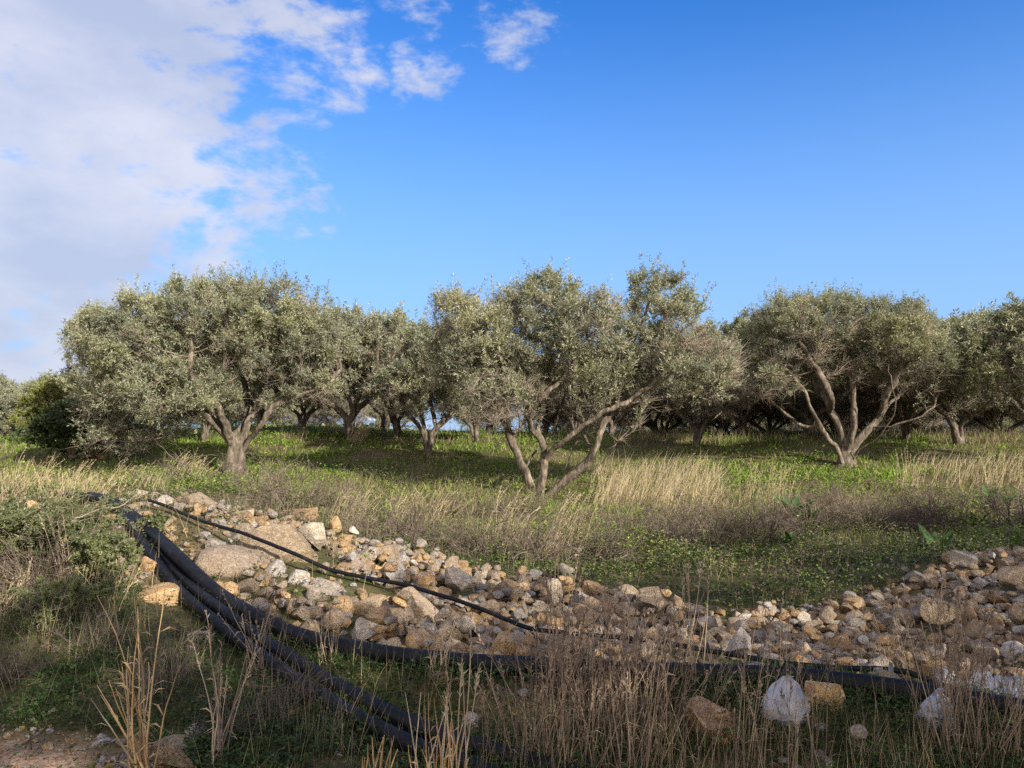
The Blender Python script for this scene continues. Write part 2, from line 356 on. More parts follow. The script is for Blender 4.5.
tag(ground, kind='structure')
va = ground.data.attributes.new('verge', 'FLOAT', 'POINT')
xx, yy = X.ravel(), Y.ravel()
vg = (1 - sstep(3.78, 4.15, yy + .75 * sstep(-2.2, -.8, xx) + (fbm(xx, yy, .5, 2) - .5) * .5)) * sstep(-6, 3.2, yy)
va.data.foreach_set('value', np.where(yy < 3.2, 1.0, vg).astype(np.float32))

# ------------------------------------------------------------------ trees
class Grow:
    def __init__(s): s.P = []; s.par = []
    def add(s, p, par): s.P.append(np.array(p, float)); s.par.append(par); return len(s.P) - 1
def grow_tree(seed, limbs, lobes, natt, D=.13, di=1.1, dk=.24, iters=90, shell=.35, zmin=.6):
    """limbs: list of (start limb index or -1, start fraction, [points]); lobes: (centre, radii). Returns nodes, parents."""
    rg = np.random.default_rng(seed); g = Grow(); g.add((0, 0, -.12), -1); limb_nodes = []
    for (pl, fr, pts) in limbs:
        cur = 0 if pl < 0 else limb_nodes[pl][int(fr * (len(limb_nodes[pl]) - 1))]
        ids = [cur]
        pts = [Vector(p) for p in pts]
        path = smooth_path([Vector(g.P[cur])] + pts, 8)
        last = g.P[cur]
        for q in path[1:]:
            q = np.array(q)
            if np.linalg.norm(q - last) > D * .8:
                kink = rg.normal(0, .02, 3) if not ids[1:] else kink * .6 + rg.normal(0, .022, 3); q2 = q + kink; cur = g.add(q2, cur); ids.append(cur); last = q
        limb_nodes.append(ids)
    vol = np.array([a[1][0] * a[1][1] * a[1][2] for a in lobes]); pr = vol / vol.sum()
    A = []
    while len(A) < natt:
        li = rg.choice(len(lobes), p=pr); c, r = lobes[li]
        v = rg.normal(0, 1, 3); v /= np.linalg.norm(v); rad = rg.uniform(shell, 1) ** .5
        p = np.array(c) + v * rad * np.array(r)
        if p[2] > zmin: A.append(p)
    A = np.array(A); alive = np.ones(len(A), bool)
    bd = np.full(len(A), 1e9); bi = np.zeros(len(A), int); done = 0
    for it in range(iters):
        NP = np.array(g.P[done:]); 
        if len(NP):
            for s in range(0, len(NP), 500):
                d = np.linalg.norm(A[:, None, :] - NP[None, s:s + 500, :], axis=2); j = d.argmin(1); dm = d[np.arange(len(A)), j]
                up = dm < bd; bd[up] = dm[up]; bi[up] = j[up] + done + s
        done = len(g.P)
        alive &= bd > dk
        use = alive & (bd < di * (3.0 if it < 6 else 1.0))
        if not use.any(): break
        P = np.array(g.P); dirs = A[use] - P[bi[use]]; dirs /= np.linalg.norm(dirs, axis=1)[:, None]
        ids = bi[use]; uq, inv = np.unique(ids, return_inverse=True); S = np.zeros((len(uq), 3)); np.add.at(S, inv, dirs)
        n_new = 0
        for k, u in enumerate(uq):
            v = S[k]; nv = np.linalg.norm(v)
            if nv < 1e-6: v = rg.normal(0, 1, 3); nv = np.linalg.norm(v)
            v = v / nv + rg.normal(0, .22, 3); v[2] += .05; v /= np.linalg.norm(v)
            g.add(P[u] + v * D, int(u)); n_new += 1
        if n_new == 0: break
    return np.array(g.P), np.array(g.par)
def tree_radii(P, par, r_root, r_tip=.0065):
    n = len(P); tips = np.zeros(n); haschild = np.zeros(n, bool)
    haschild[par[1:]] = True
    tips[~haschild] = 1
    depth = np.zeros(n, int)
    for i in range(n - 1, 0, -1):
        tips[par[i]] += tips[i]; depth[par[i]] = max(depth[par[i]], depth[i] + 1)
    e = math.log(tips[0]) / math.log(r_root / r_tip)
    return r_tip * np.maximum(tips, 1) ** (1 / e), depth
def tube_chain(V, F4, pts, rad, ns, rg, gnarl=0.0, cap=True):
    pts = np.array(pts); n = len(pts)
    T = np.gradient(pts, axis=0) if n > 2 else np.repeat((pts[1] - pts[0])[None], n, 0)
    T /= np.maximum(np.linalg.norm(T, axis=1)[:, None], 1e-9)
    a = np.array([1., 0, 0]) if abs(T[0][0]) < .8 else np.array([0, 1., 0])
    u = np.cross(T[0], a); u /= np.linalg.norm(u)
    base = sum(len(v) for v in V); ang = np.arange(ns) / ns * 2 * math.pi; ca, sa = np.cos(ang), np.sin(ang)
    ph = rg.uniform(0, 6.28); rings = []
    for i in range(n):
        u = u - T[i] * np.dot(u, T[i]); u /= max(np.linalg.norm(u), 1e-9); w = np.cross(T[i], u)
        rr = rad[i] * np.ones(ns)
        if gnarl: rr = rr * (1 + gnarl * (np.sin(ang * 2 + ph + i * .5) * .5 + np.sin(ang * 3 - i * .35 + ph) * .4 + rg.normal(0, .18, ns)))
        rings.append(pts[i] + (ca * rr)[:, None] * u + (sa * rr)[:, None] * w)
    V.append(np.concatenate(rings))
    k = np.arange(ns); k2 = (k + 1) % ns
    for i in range(n - 1):
        F4.append(np.stack([base + i * ns + k, base + i * ns + k2, base + (i + 1) * ns + k2, base + (i + 1) * ns + k], 1))
def wood_mesh(P, par, r, seed, flare=1.7, gnarl_r=.04):
    rg = np.random.default_rng(seed); n = len(P); ch = [[] for _ in range(n)]
    for i in range(1, n): ch[par[i]].append(i)
    V, F = [], []
    stack = [(0, None)]
    while stack:
        s, p = stack.pop(); pts = [P[p]] if p is not None else []; rad = [r[s]] if p is not None else []
        cur = s
        while True:
            pts.append(P[cur]); rr = r[cur]
            if r[0] > .05: rr = rr * (1 + (flare - 1) * math.exp(-max(P[cur][2] + .1, 0) / .13) * (rr / r[0]))
            rad.append(rr)
            if not ch[cur]: break
            c = sorted(ch[cur], key=lambda q: -r[q])
            for q in c[1:]: stack.append((q, cur))
            cur = c[0]
        if len(pts) < 2: continue
        m = max(rad); ns = 12 if m > .07 else 8 if m > .035 else 5 if m > .012 else 3
        rad[-1] *= .5
        tube_chain(V, F, pts, rad, ns, rg, .26 if m > gnarl_r else 0)
    return np.concatenate(V), np.concatenate(F)
def shoots(P, par, depth, seed, count, slen=(.14, .34), up=.45, dmax=4, droop=0.0, leafy_=True):
    """random leafy shoots starting near the twig tips: returns origins, directions, lengths"""
    rg = np.random.default_rng(seed)
    cand = np.where((depth <= dmax) & (par >= 0))[0]; wt = .05 + sstep(.38, .60, fbm(P[cand, 0] + 3.1 * P[cand, 2] + seed, P[cand, 1] * 1.3 + 1.7 * P[cand, 2], .8, seed)); wt = wt * (.22 + sstep(np.quantile(P[cand, 2], .02), np.quantile(P[cand, 2], .6), P[cand, 2])) if leafy_ else wt; i = rg.choice(cand, count, p=wt / wt.sum())
    pdirn = P[i] - P[par[i]]; pdirn /= np.maximum(np.linalg.norm(pdirn, axis=1)[:, None], 1e-9)
    o = P[i] - pdirn * rg.uniform(0, .13, count)[:, None]
    d = pdirn * rg.uniform(.1, .9, count)[:, None] + rg.normal(0, .55, (count, 3)); d[:, 2] += up - droop
    d /= np.linalg.norm(d, axis=1)[:, None]
    return o, d, rg.uniform(*slen, count)
def leaf_mesh(o, d, ln, per, L, W, seed, spread=.9, curve=.0):
    rg = np.random.default_rng(seed); n = len(o)
    t = (rg.random((n, per)) * .85 + .15); base = o[:, None] + d[:, None] * (ln[:, None] * t)[..., None]
    base[..., 2] -= curve * t ** 2
    v = rg.normal(0, 1, (n, per, 3)); v -= (v * d[:, None]).sum(-1)[..., None] * d[:, None]; v /= np.linalg.norm(v, axis=-1)[..., None]
    ax = d[:, None] * rg.uniform(.25, 1.0, (n, per))[..., None] + v * spread; ax /= np.linalg.norm(ax, axis=-1)[..., None]
    sd = np.cross(ax, rg.normal(0, 1, (n, per, 3))); sd /= np.linalg.norm(sd, axis=-1)[..., None]
    l = (L * rg.uniform(.6, 1.2, (n, per)))[..., None]; w = (W * rg.uniform(.7, 1.2, (n, per)))[..., None]
    nr = np.cross(ax, sd)
    a = base; b = base + ax * l * .5 + sd * w * .5 + nr * l * .04; c = base + ax * l; e = base + ax * l * .5 - sd * w * .5 + nr * l * .04
    V = np.stack([a, b, c, e], 2).reshape(-1, 3); F = np.arange(len(V)).reshape(-1, 4)
    return V, F
def twig_mesh(o, d, ln, r=.0028):
    n = len(o); a = np.cross(d, [0.3, .5, .8]); a /= np.linalg.norm(a, axis=1)[:, None]; b = np.cross(d, a)
    rings = []
    for k in range(3):
        th = 2 * math.pi * k / 3; rings.append(o + (a * math.cos(th) + b * math.sin(th)) * r)
    e = o + d * ln[:, None]
    V = np.stack([rings[0], rings[1], rings[2], e], 1).reshape(-1, 3); q = np.arange(n)[:, None] * 4
    F = np.concatenate([q + np.array([[0, 1, 3]]), q + np.array([[1, 2, 3]]), q + np.array([[2, 0, 3]])])
    return V, F
def build_tree(name, seed, limbs, lobes, natt, r_root, nshoot, per, L=.076, W=.016, leafmat=None, zmin=.6, D=.13, dk=.24, bare=900, shell=.35, dmax=4):
    P, par = grow_tree(seed, limbs, lobes, natt, D=D, dk=dk, zmin=zmin, shell=shell)
    r, depth = tree_radii(P, par, r_root)
    root = empty(name)
    V, F = wood_mesh(P, par, r, seed)
    o, d, ln = shoots(P, par, depth, seed + 1, bare, (.2, .6), .05, 8, leafy_=False)
    V2, F2 = twig_mesh(o, d, ln, .0045)
    mesh_np('trunk', np.concatenate([V, V2]), [F, F2 + len(V)], [M_BARK, M_TWIG], root, smooth=True, matidx=np.concatenate([np.zeros(len(F), int), np.ones(len(F2), int)]))
    o, d, ln = shoots(P, par, depth, seed + 2, nshoot, dmax=dmax)
    V, F = leaf_mesh(o, d, ln, per, L, W, seed + 3, .62)
    # upright sprouts that break the outline
    rg = np.random.default_rng(seed + 9); cand = np.where((depth <= 2) & (P[:, 2] > np.quantile(P[:, 2], .45)))[0]; i = rg.choice(cand, max(60, nshoot // 26))
    d = rg.normal(0, .33, (len(i), 3)); d[:, 2] += 1; d /= np.linalg.norm(d, axis=1)[:, None]; ls = rg.uniform(.28, .75, len(i))
    ls = ls * .85; Vs_, Fs2 = leaf_mesh(P[i], d, ls, 30, L * 1.05, W * 1.05, seed + 10, .8)
    mesh_np('crown', np.concatenate([V, Vs_]), np.concatenate([F, Fs2 + len(V)]), leafmat or M_OLIVE, root)
    return root
def px_tree(base, Yd, lobes, limbs, depth=1.0):
    s = Yd / FPX
    lb = [(((px - base[0]) * s, dy, (base[1] - py) * s), (rx * s * 1.1, ry * 1.1, rz * s * 1.1)) for (px, py, rx, rz, dy, ry) in lobes]
    lm = [(pl, fr, [((px - base[0]) * s, dy, (base[1] - py) * s) for (px, py, dy) in pts]) for (pl, fr, pts) in limbs]
    return lm, lb
ALLTREES = []
def put(o, x, y, rz=0.0, sc=1.0, zs=None, label=None, group=None, sink=.03):
    o.location = (x, y, h1(x, y) - sink); o.rotation_euler = (0, 0, rz); o.scale = (sc, sc, zs or sc)
    tag(o, label, 'olive tree' if 'olive' in o.name else None, group); ALLTREES.append((x, y)); return o
FRONT = 'olive trees in the front row'
# centre tree
lm, lb = px_tree((540, 497), 16.5,
  [(478, 352, 50, 56, .2, 1.5), (540, 335, 55, 58, .5, 1.6), (590, 345, 40, 50, -.4, 1.4), (663, 318, 40, 46, .2, 1.1), (688, 368, 44, 38, -.2, 1.3), (498, 402, 42, 32, -.7, 1.1), (620, 382, 55, 26, .6, 1.3), (455, 318, 26, 26, -.3, .8), (722, 372, 24, 34, .1, .8), (548, 290, 26, 20, .2, .7), (648, 285, 18, 18, .1, .5)],
  [(-1, 0, [(524, 470, .05), (512, 442, .0), (501, 415, -.25), (496, 388, -.5), (485, 362, -.4)]),
   (-1, 0, [(542, 480, -.06), (545, 455, .1), (540, 428, .25), (546, 400, .4), (552, 370, .5), (548, 335, .3)]),
   (-1, 0, [(556, 486, .0), (580, 466, -.2), (594, 444, -.35), (603, 424, -.3), (622, 405, -.2), (648, 398, .1), (672, 385, .3), (682, 360, .2)]),
   (1, .3, [(562, 444, -.3), (590, 420, -.5), (615, 406, -.6), (645, 400, -.6), (680, 398, -.5), (705, 388, -.4)]),
   (0, .45, [(522, 425, .35), (528, 395, .7), (520, 360, .9)]),
   (2, .55, [(606, 395, .5), (618, 365, .8), (640, 330, .5), (655, 300, .3)]),
   (1, .4, [(530, 430, -.3), (534, 405, -.8), (560, 380, -1.0), (585, 350, -.6)]), (2, .35, [(588, 440, .3), (578, 410, .6), (590, 380, .7), (600, 350, .5)]),
   (0, .7, [(488, 402, .3), (470, 380, .5), (452, 350, .3)]), (3, .6, [(650, 384, -.8), (672, 360, -.7), (690, 335, -.3)]), (0, .2, [(535, 455, .35), (556, 430, .6), (566, 400, .8), (575, 375, .7)]),
   (-1, 0, [(529, 472, .35), (516, 450, .55), (521, 425, .6), (510, 398, .5)]), (-1, 0, [(560, 480, .3), (571, 456, .5), (583, 432, .7), (577, 402, .8)]), (-1, 0, [(566, 490, -.2), (590, 470, -.5), (607, 446, -.7), (628, 428, -.8), (640, 404, -.7)])])
centre = put(build_tree('olive_tree', 21, lm, lb, 4200, .155, 13000, 15, leafmat=M_OLIVE_G, zmin=1.5, bare=13000, shell=.12, dk=.21), at(540, 497, 16.5).x, 16.5, label='wide olive tree in the middle whose bare forked limbs spread low beside pale tall grass', group=FRONT)
# left tree
lm, lb = px_tree((237, 473), 18.0,
  [(150, 345, 55, 52, -.2, 1.6), (205, 318, 55, 52, .3, 1.6), (270, 322, 50, 50, -.2, 1.5), (105, 335, 28, 34, 0, 1.1), (132, 405, 55, 40, .2, 1.5), (190, 388, 55, 34, -.9, 1.3), (305, 335, 38, 46, .2, 1.4), (190, 285, 25, 18, 0, .7), (268, 286, 25, 18, 0, .7), (120, 438, 34, 22, 0, 1.1), (300, 385, 42, 20, .4, 1.2)],
  [(-1, 0, [(236, 455, .02), (234, 438, 0), (222, 420, -.2), (203, 402, -.5), (183, 385, -.8), (160, 365, -.6)]),
   (0, .25, [(242, 430, .1), (252, 405, .25), (262, 380, .4), (268, 350, .2), (268, 320, 0)]),
   (0, .18, [(252, 436, -.1), (268, 420, -.3), (277, 404, -.3), (298, 390, -.1), (322, 382, .2), (338, 360, .3)]),
   (0, .35, [(236, 412, .5), (232, 385, .9), (220, 350, .8)]),
   (0, .6, [(190, 408, .2), (165, 402, .6), (135, 395, .5)]),
   (0, .3, [(228, 405, -.6), (212, 375, -1.1), (205, 340, -.9)])])
left = put(build_tree('olive_tree', 33, lm, lb, 4600, .215, 17000, 15, leafmat=M_OLIVE, zmin=.5, bare=10000, shell=.12, dk=.21), at(237, 473, 18).x, 18.0, zs=.975, label='large dense olive tree with one dark stout trunk, leftmost of the front row', group=FRONT)
# right tree
lm, lb = px_tree((845, 467), 20.0,
  [(788, 335, 42, 40, 0, 1.5), (835, 325, 48, 38, .3, 1.5), (885, 335, 44, 38, -.2, 1.5), (765, 372, 30, 28, 0, 1.1), (915, 362, 34, 32, 0, 1.3), (850, 358, 60, 24, .4, 1.6), (790, 300, 20, 14, 0, .7), (905, 312, 20, 14, 0, .7)],
  [(-1, 0, [(838, 450, 0), (824, 436, -.1), (812, 415, -.2), (800, 392, -.4), (785, 368, -.3)]),
   (-1, 0, [(845, 452, .1), (840, 425, .1), (832, 398, .3), (818, 372, .5), (812, 345, .4)]),
   (1, .2, [(851, 430, -.1), (852, 400, -.2), (846, 372, -.3), (850, 340, 0)]),
   (1, .15, [(861, 436, .1), (878, 418, .2), (888, 405, .2), (905, 392, .3), (918, 372, .2)]),
   (3, .5, [(882, 390, -.4), (890, 360, -.6), (885, 335, -.4)]),
   (2, .4, [(860, 385, .6), (868, 355, .8)]), (0, .5, [(806, 425, .3), (785, 405, .5), (765, 385, .4)]), (3, .35, [(890, 425, -.4), (915, 410, -.6), (935, 385, -.4)]), (1, .5, [(822, 395, -.5), (805, 365, -.7), (795, 335, -.4)]), (-1, 0, [(856, 450, -.25), (872, 432, -.6), (878, 405, -.9), (872, 375, -1.0)])])
right = put(build_tree('olive_tree', 47, lm, lb, 3600, .205, 12000, 14, leafmat=M_OLIVE, zmin=1.55, bare=13000, shell=.12, dk=.22), at(845, 467, 20).x, 20.0, zs=.96, label='vase shaped olive tree on the green mound, pale limbs fanning from a thick base', group=FRONT)

def generic(name, seed, w, h, r_root, lean=0.0, natt=2300, nshoot=7600, per=12, mat=None, zfork=.55, bare=6500, zlow=.27):
    rg = np.random.default_rng(seed); limbs = []; n = rg.integers(3, 5); a0 = rg.uniform(0, 6.28)
    for k in range(n):
        a = a0 + k * 6.283 / n + rg.uniform(-.35, .35); rr = w * .5
        pts = [(lean * .2 + .06 * math.cos(a), .06 * math.sin(a), zfork * .5), (.18 * math.cos(a) + lean * .4, .18 * math.sin(a), zfork + .15),
               (rr * .42 * math.cos(a) + lean * .7, rr * .42 * math.sin(a), h * .36), (rr * .62 * math.cos(a + .2) + lean, rr * .62 * math.sin(a + .2), h * .52), (rr * .7 * math.cos(a + .1) + lean, rr * .7 * math.sin(a + .1), h * .7)]
        limbs.append((-1, 0, pts))
    limbs.append((0, .3, [(lean, 0, h * .45), (lean, .1, h * .7)]))
    lobes = [((lean, 0, h * .64), (w * .38, w * .38, h * .32))]
    for k in range(7):
        a = rg.uniform(0, 6.28); lobes.append(((lean + w * .30 * math.cos(a), w * .30 * math.sin(a), h * rg.uniform(.42, .78)), (w * .26, w * .26, h * .22)))
    return build_tree(name, seed, limbs, lobes, natt, r_root, nshoot, per, L=.10, W=.025, leafmat=mat, zmin=h * zlow, D=.16, dk=.25, bare=bare, shell=.2)
G1 = generic('olive_tree', 61, 5.2, 4.4, .17, .2)
G2 = generic('olive_tree', 62, 5.6, 4.0, .20, -.3, mat=M_OLIVE_G, bare=3500)
G3 = generic('olive_tree', 63, 4.8, 4.6, .15, .1)
G4 = generic('olive_tree', 64, 5.4, 3.9, .17, .5, mat=M_OLIVE_DRY, nshoot=5200, bare=13000, zlow=.13)
G5 = generic('olive_tree', 65, 5.2, 4.2, .15, .2, mat=M_OLIVE_DRY, nshoot=1900, bare=1200)
protos = {1: G1, 2: G2, 3: G3, 4: G4, 5: G5}; used = set()
def plant(k, px, Yd, rz, sc, label, group=None, zs=None):
    if k in used: o = copy_tree(protos[k])
    else: o = protos[k]; used.add(k)
    return put(o, (px - 512) / FPX * Yd, Yd, rz, sc, zs, label, group)
SEC = 'olive trees in the second row'; DEEP = 'olive trees deep in the grove'; FARL = 'round olive crowns beyond the clearing at the far left'
plant(2, 352, 27, .5, 1.02, 'olive tree with thick pale splayed limbs rising from straw beside the cars', SEC, 1.2)
plant(4, 300, 29, .7, 1.0, 'twiggy grey olive tree between the stout dark trunk and the pale splayed one', SEC)
plant(3, 397, 30, 4.4, 1.02, 'slim olive tree filling the gap right of the pale splayed trunk', SEC)
plant(4, 478, 27, 2.6, .95, 'twiggy grey olive tree between the small dark olive and the middle tree', SEC)
plant(4, 545, 34, 5.0, .9, 'twiggy olive tree seen low through the forks of the middle tree', SEC)
plant(1, 722, 32, 5.4, 1.12, 'rounded olive tree rising in the gap left of the vase shaped tree', SEC)
plant(1, 427, 23, 1.2, .82, 'small dark multi stemmed olive tree left of the middle tree', SEC, .92)
plant(3, 207, 26, 2.2, .95, 'olive tree with short dark double trunk seen just left of the stout dark trunk', SEC)
plant(1, 158, 24, 4.0, .92, 'dense olive tree filling the left end of the second row beside the dark evergreen bush', SEC)
plant(4, 695, 25, .3, .95, 'twiggy sparse grey olive tree behind the pale tall grass patch', SEC)
plant(4, 745, 30, 2.0, 1.02, 'twiggy low olive tree between the middle tree and the vase shaped tree', SEC)
plant(2, 805, 28, 3.0, 1.0, 'olive tree with two pale leaning stems, just left of the vase shaped tree', SEC)
plant(3, 1062, 19.5, 1.0, 1.04, 'tall olive tree cut by the right edge of the picture above upright straw grass', FRONT)
plant(2, 960, 25, 5.0, 1.05, 'low spreading olive tree behind the upright straw grass at the right', SEC)
plant(4, 905, 27, 4.2, 1.0, 'grey twiggy olive tree right behind the vase shaped tree', SEC)
plant(1, 1035, 29, 2.6, 1.1, 'olive tree in the second row behind the one cut by the right edge', SEC)
plant(4, 610, 31, 5.2, .95, 'slender stemmed olive tree seen through the right limbs of the middle tree', SEC)
plant(3, 655, 36, 3.3, .95, 'olive tree seen deep behind the tips of the long right limb of the middle tree', DEEP)
plant(1, 262, 33, 5.5, 1.0, 'olive tree seen right behind the stout trunk, left of the parked cars', DEEP)
plant(2, 488, 34, 1.9, .9, 'olive tree with dark leaning trunk left of the middle tree base', DEEP)
plant(3, 384, 35, .9, 1.0, 'dark trunked olive tree just right of the pale splayed one', DEEP)
def deep_label(px, Yd):
    ref = [(128, 'the dark evergreen bush'), (237, 'the stout dark trunk'), (310, 'the dark grey parked car'), (352, 'the pale splayed trunk'), (427, 'the small dark olive'), (540, 'the middle tree foot'), (655, 'the tall grass patch'), (745, 'the twiggy low olive'), (845, 'the vase shaped tree'), (960, 'the low spreading olive'), (1040, 'the right edge olive')]
    r_ = min(ref, key=lambda q: abs(q[0] - px)); d_ = px - r_[0]
    return f"olive tree in the {'third' if Yd < 45 else 'fourth' if Yd < 58 else 'rearmost'} row, {'straight behind' if abs(d_) < 12 else ('close ' if abs(d_) < 30 else 'well ') + ('right' if d_ > 0 else 'left') + ' of'} {r_[1]}"
for i, (k, px, Yd, rz, sc) in enumerate([(2, 296, 78, 1, 1.5), (3, 338, 76, 2, 1.5), (1, 378, 74, 5, 1.45), (4, 318, 90, 5, 1.9), (2, 160, 46, 1, 1.1), (1, 215, 52, 2, 1.25), (3, 262, 50, 3, 1.1), (2, 385, 70, 4, 1.2), (1, 492, 62, 5, 1.2), (3, 140, 64, 1.4, 1.5), (2, 240, 72, 2.4, 1.6)]):
    o = plant(k, px, Yd, rz, sc, deep_label(px, Yd), 'olive trees deep in the left of the grove'); o.location.z -= 1.2
plant(1, 575, 42, 3.1, .9, 'farther olive tree seen between the central forks of the middle tree', DEEP)
for i, (k, px, Yd, rz, sc) in enumerate([(4, 336, 46, 1.9, .7), (4, 575, 45, 2.9, .8), (4, 665, 33, 1.9, .9), (4, 725, 34.5, 1, .95), (4, 770, 33, 4.1, .95), (4, 868, 31, 5, .95), (4, 925, 31, 2.9, 1.0), (4, 1000, 32, .9, 1.0)]):
    o = plant(k, px, Yd, rz, sc, deep_label(px, Yd).replace('olive tree', 'low twiggy olive tree'), DEEP); o.location.z -= .55
for i, (k, px, Yd, rz, sc) in enumerate([(3, 720, 40, 1, 1.05), (4, 835, 35, 3, 1.15), (3, 935, 34, 5, 1.1), (2, 1040, 40, .5, 1.2), (4, 1100, 34, 1.5, 1.1), (1, 640, 48, 2.5, 1.0), (3, 690, 52, 3.5, 1.1), (2, 755, 50, .2, 1.2), (4, 815, 52, 4.4, 1.2), (1, 865, 50, 5.1, 1.2), (3, 920, 50, 2.1, 1.25), (2, 975, 52, 3.7, 1.2), (1, 1030, 50, 1.3, 1.2), (4, 1175, 49, 1.3, 1.1),
   (2, 575, 66, 1.1, 1.5), (1, 612, 60, 4.1, 1.35), (3, 665, 66, 2.2, 1.5), (2, 705, 64, 3.1, 1.45), (1, 735, 68, 0, 1.5), (4, 790, 62, 2.9, 1.45), (2, 840, 66, 5.2, 1.5), (3, 892, 62, 1.9, 1.45), (1, 948, 66, .4, 1.5), (2, 1000, 62, 2.2, 1.45), (3, 1050, 66, 3.8, 1.5), (1, 1110, 60, 3.8, 1.5)]):
    o = plant(k, px, Yd, rz, sc, deep_label(px, Yd), DEEP)
    if Yd > 55: o.location.z -= 2.3
    elif Yd > 45: o.location.z -= .5
farl = ['pale olive crown at the left edge of the picture beyond the clearing', 'olive crown just right of the one at the left edge beyond the clearing', 'round olive tree left of the yellow leaved shrub, behind the clearing', 'distant olive crown rising above the others at the far left', 'small distant olive crown peeping over the yellow leaved shrub',
        'distant olive tree behind the dark evergreen bush']
for i, (k, px, Yd, rz, sc) in enumerate([(1, 2, 50, 1, 1.22), (3, 38, 54, 2, 1.1), (2, 62, 46, 3, .85), (1, 32, 66, 4, 1.6), (3, 66, 70, 5, 1.75), (2, 100, 60, 5.5, 1.3), (3, -50, 48, .5, 1.1), (2, -25, 60, .5, 1.2)]):
    plant(k, px, Yd, rz, sc, farl[i] if i < 6 else ['olive tree beyond the clearing, wholly outside the left edge of the picture', 'larger olive tree beyond the clearing, just outside the left edge of the picture'][i - 6], FARL).location.z -= .95 * sc
# trees on the near side of the road, behind the camera: they cast the dappled shade over the bank
SH = 'roadside olive trees behind the viewer'
for i, (k, x, y, rz, sc) in enumerate([(5, 6.7, -2.2, .4, 1.36), (5, 9.8, -.5, 1.4, 1.12), (5, 12.8, 1.0, 2.4, 1.42), (1, 16.0, 3.0, 3.0, 1.3), (5, 5.4, -5.0, 2.0, 1.4)]):
    o = copy_tree(protos[k]) if k in used else protos[k]; used.add(k); put(o, x, y, rz, sc, None, ['tallest roadside olive beside the viewer, shading the middle of the rubble', 'second roadside olive along the track, shading the low point of the ridge', 'third roadside olive along the track, shading the right hand heap', 'farthest roadside olive along the track, denser than the rest', 'small roadside olive right behind the viewer'][i], SH)
print('trees done')

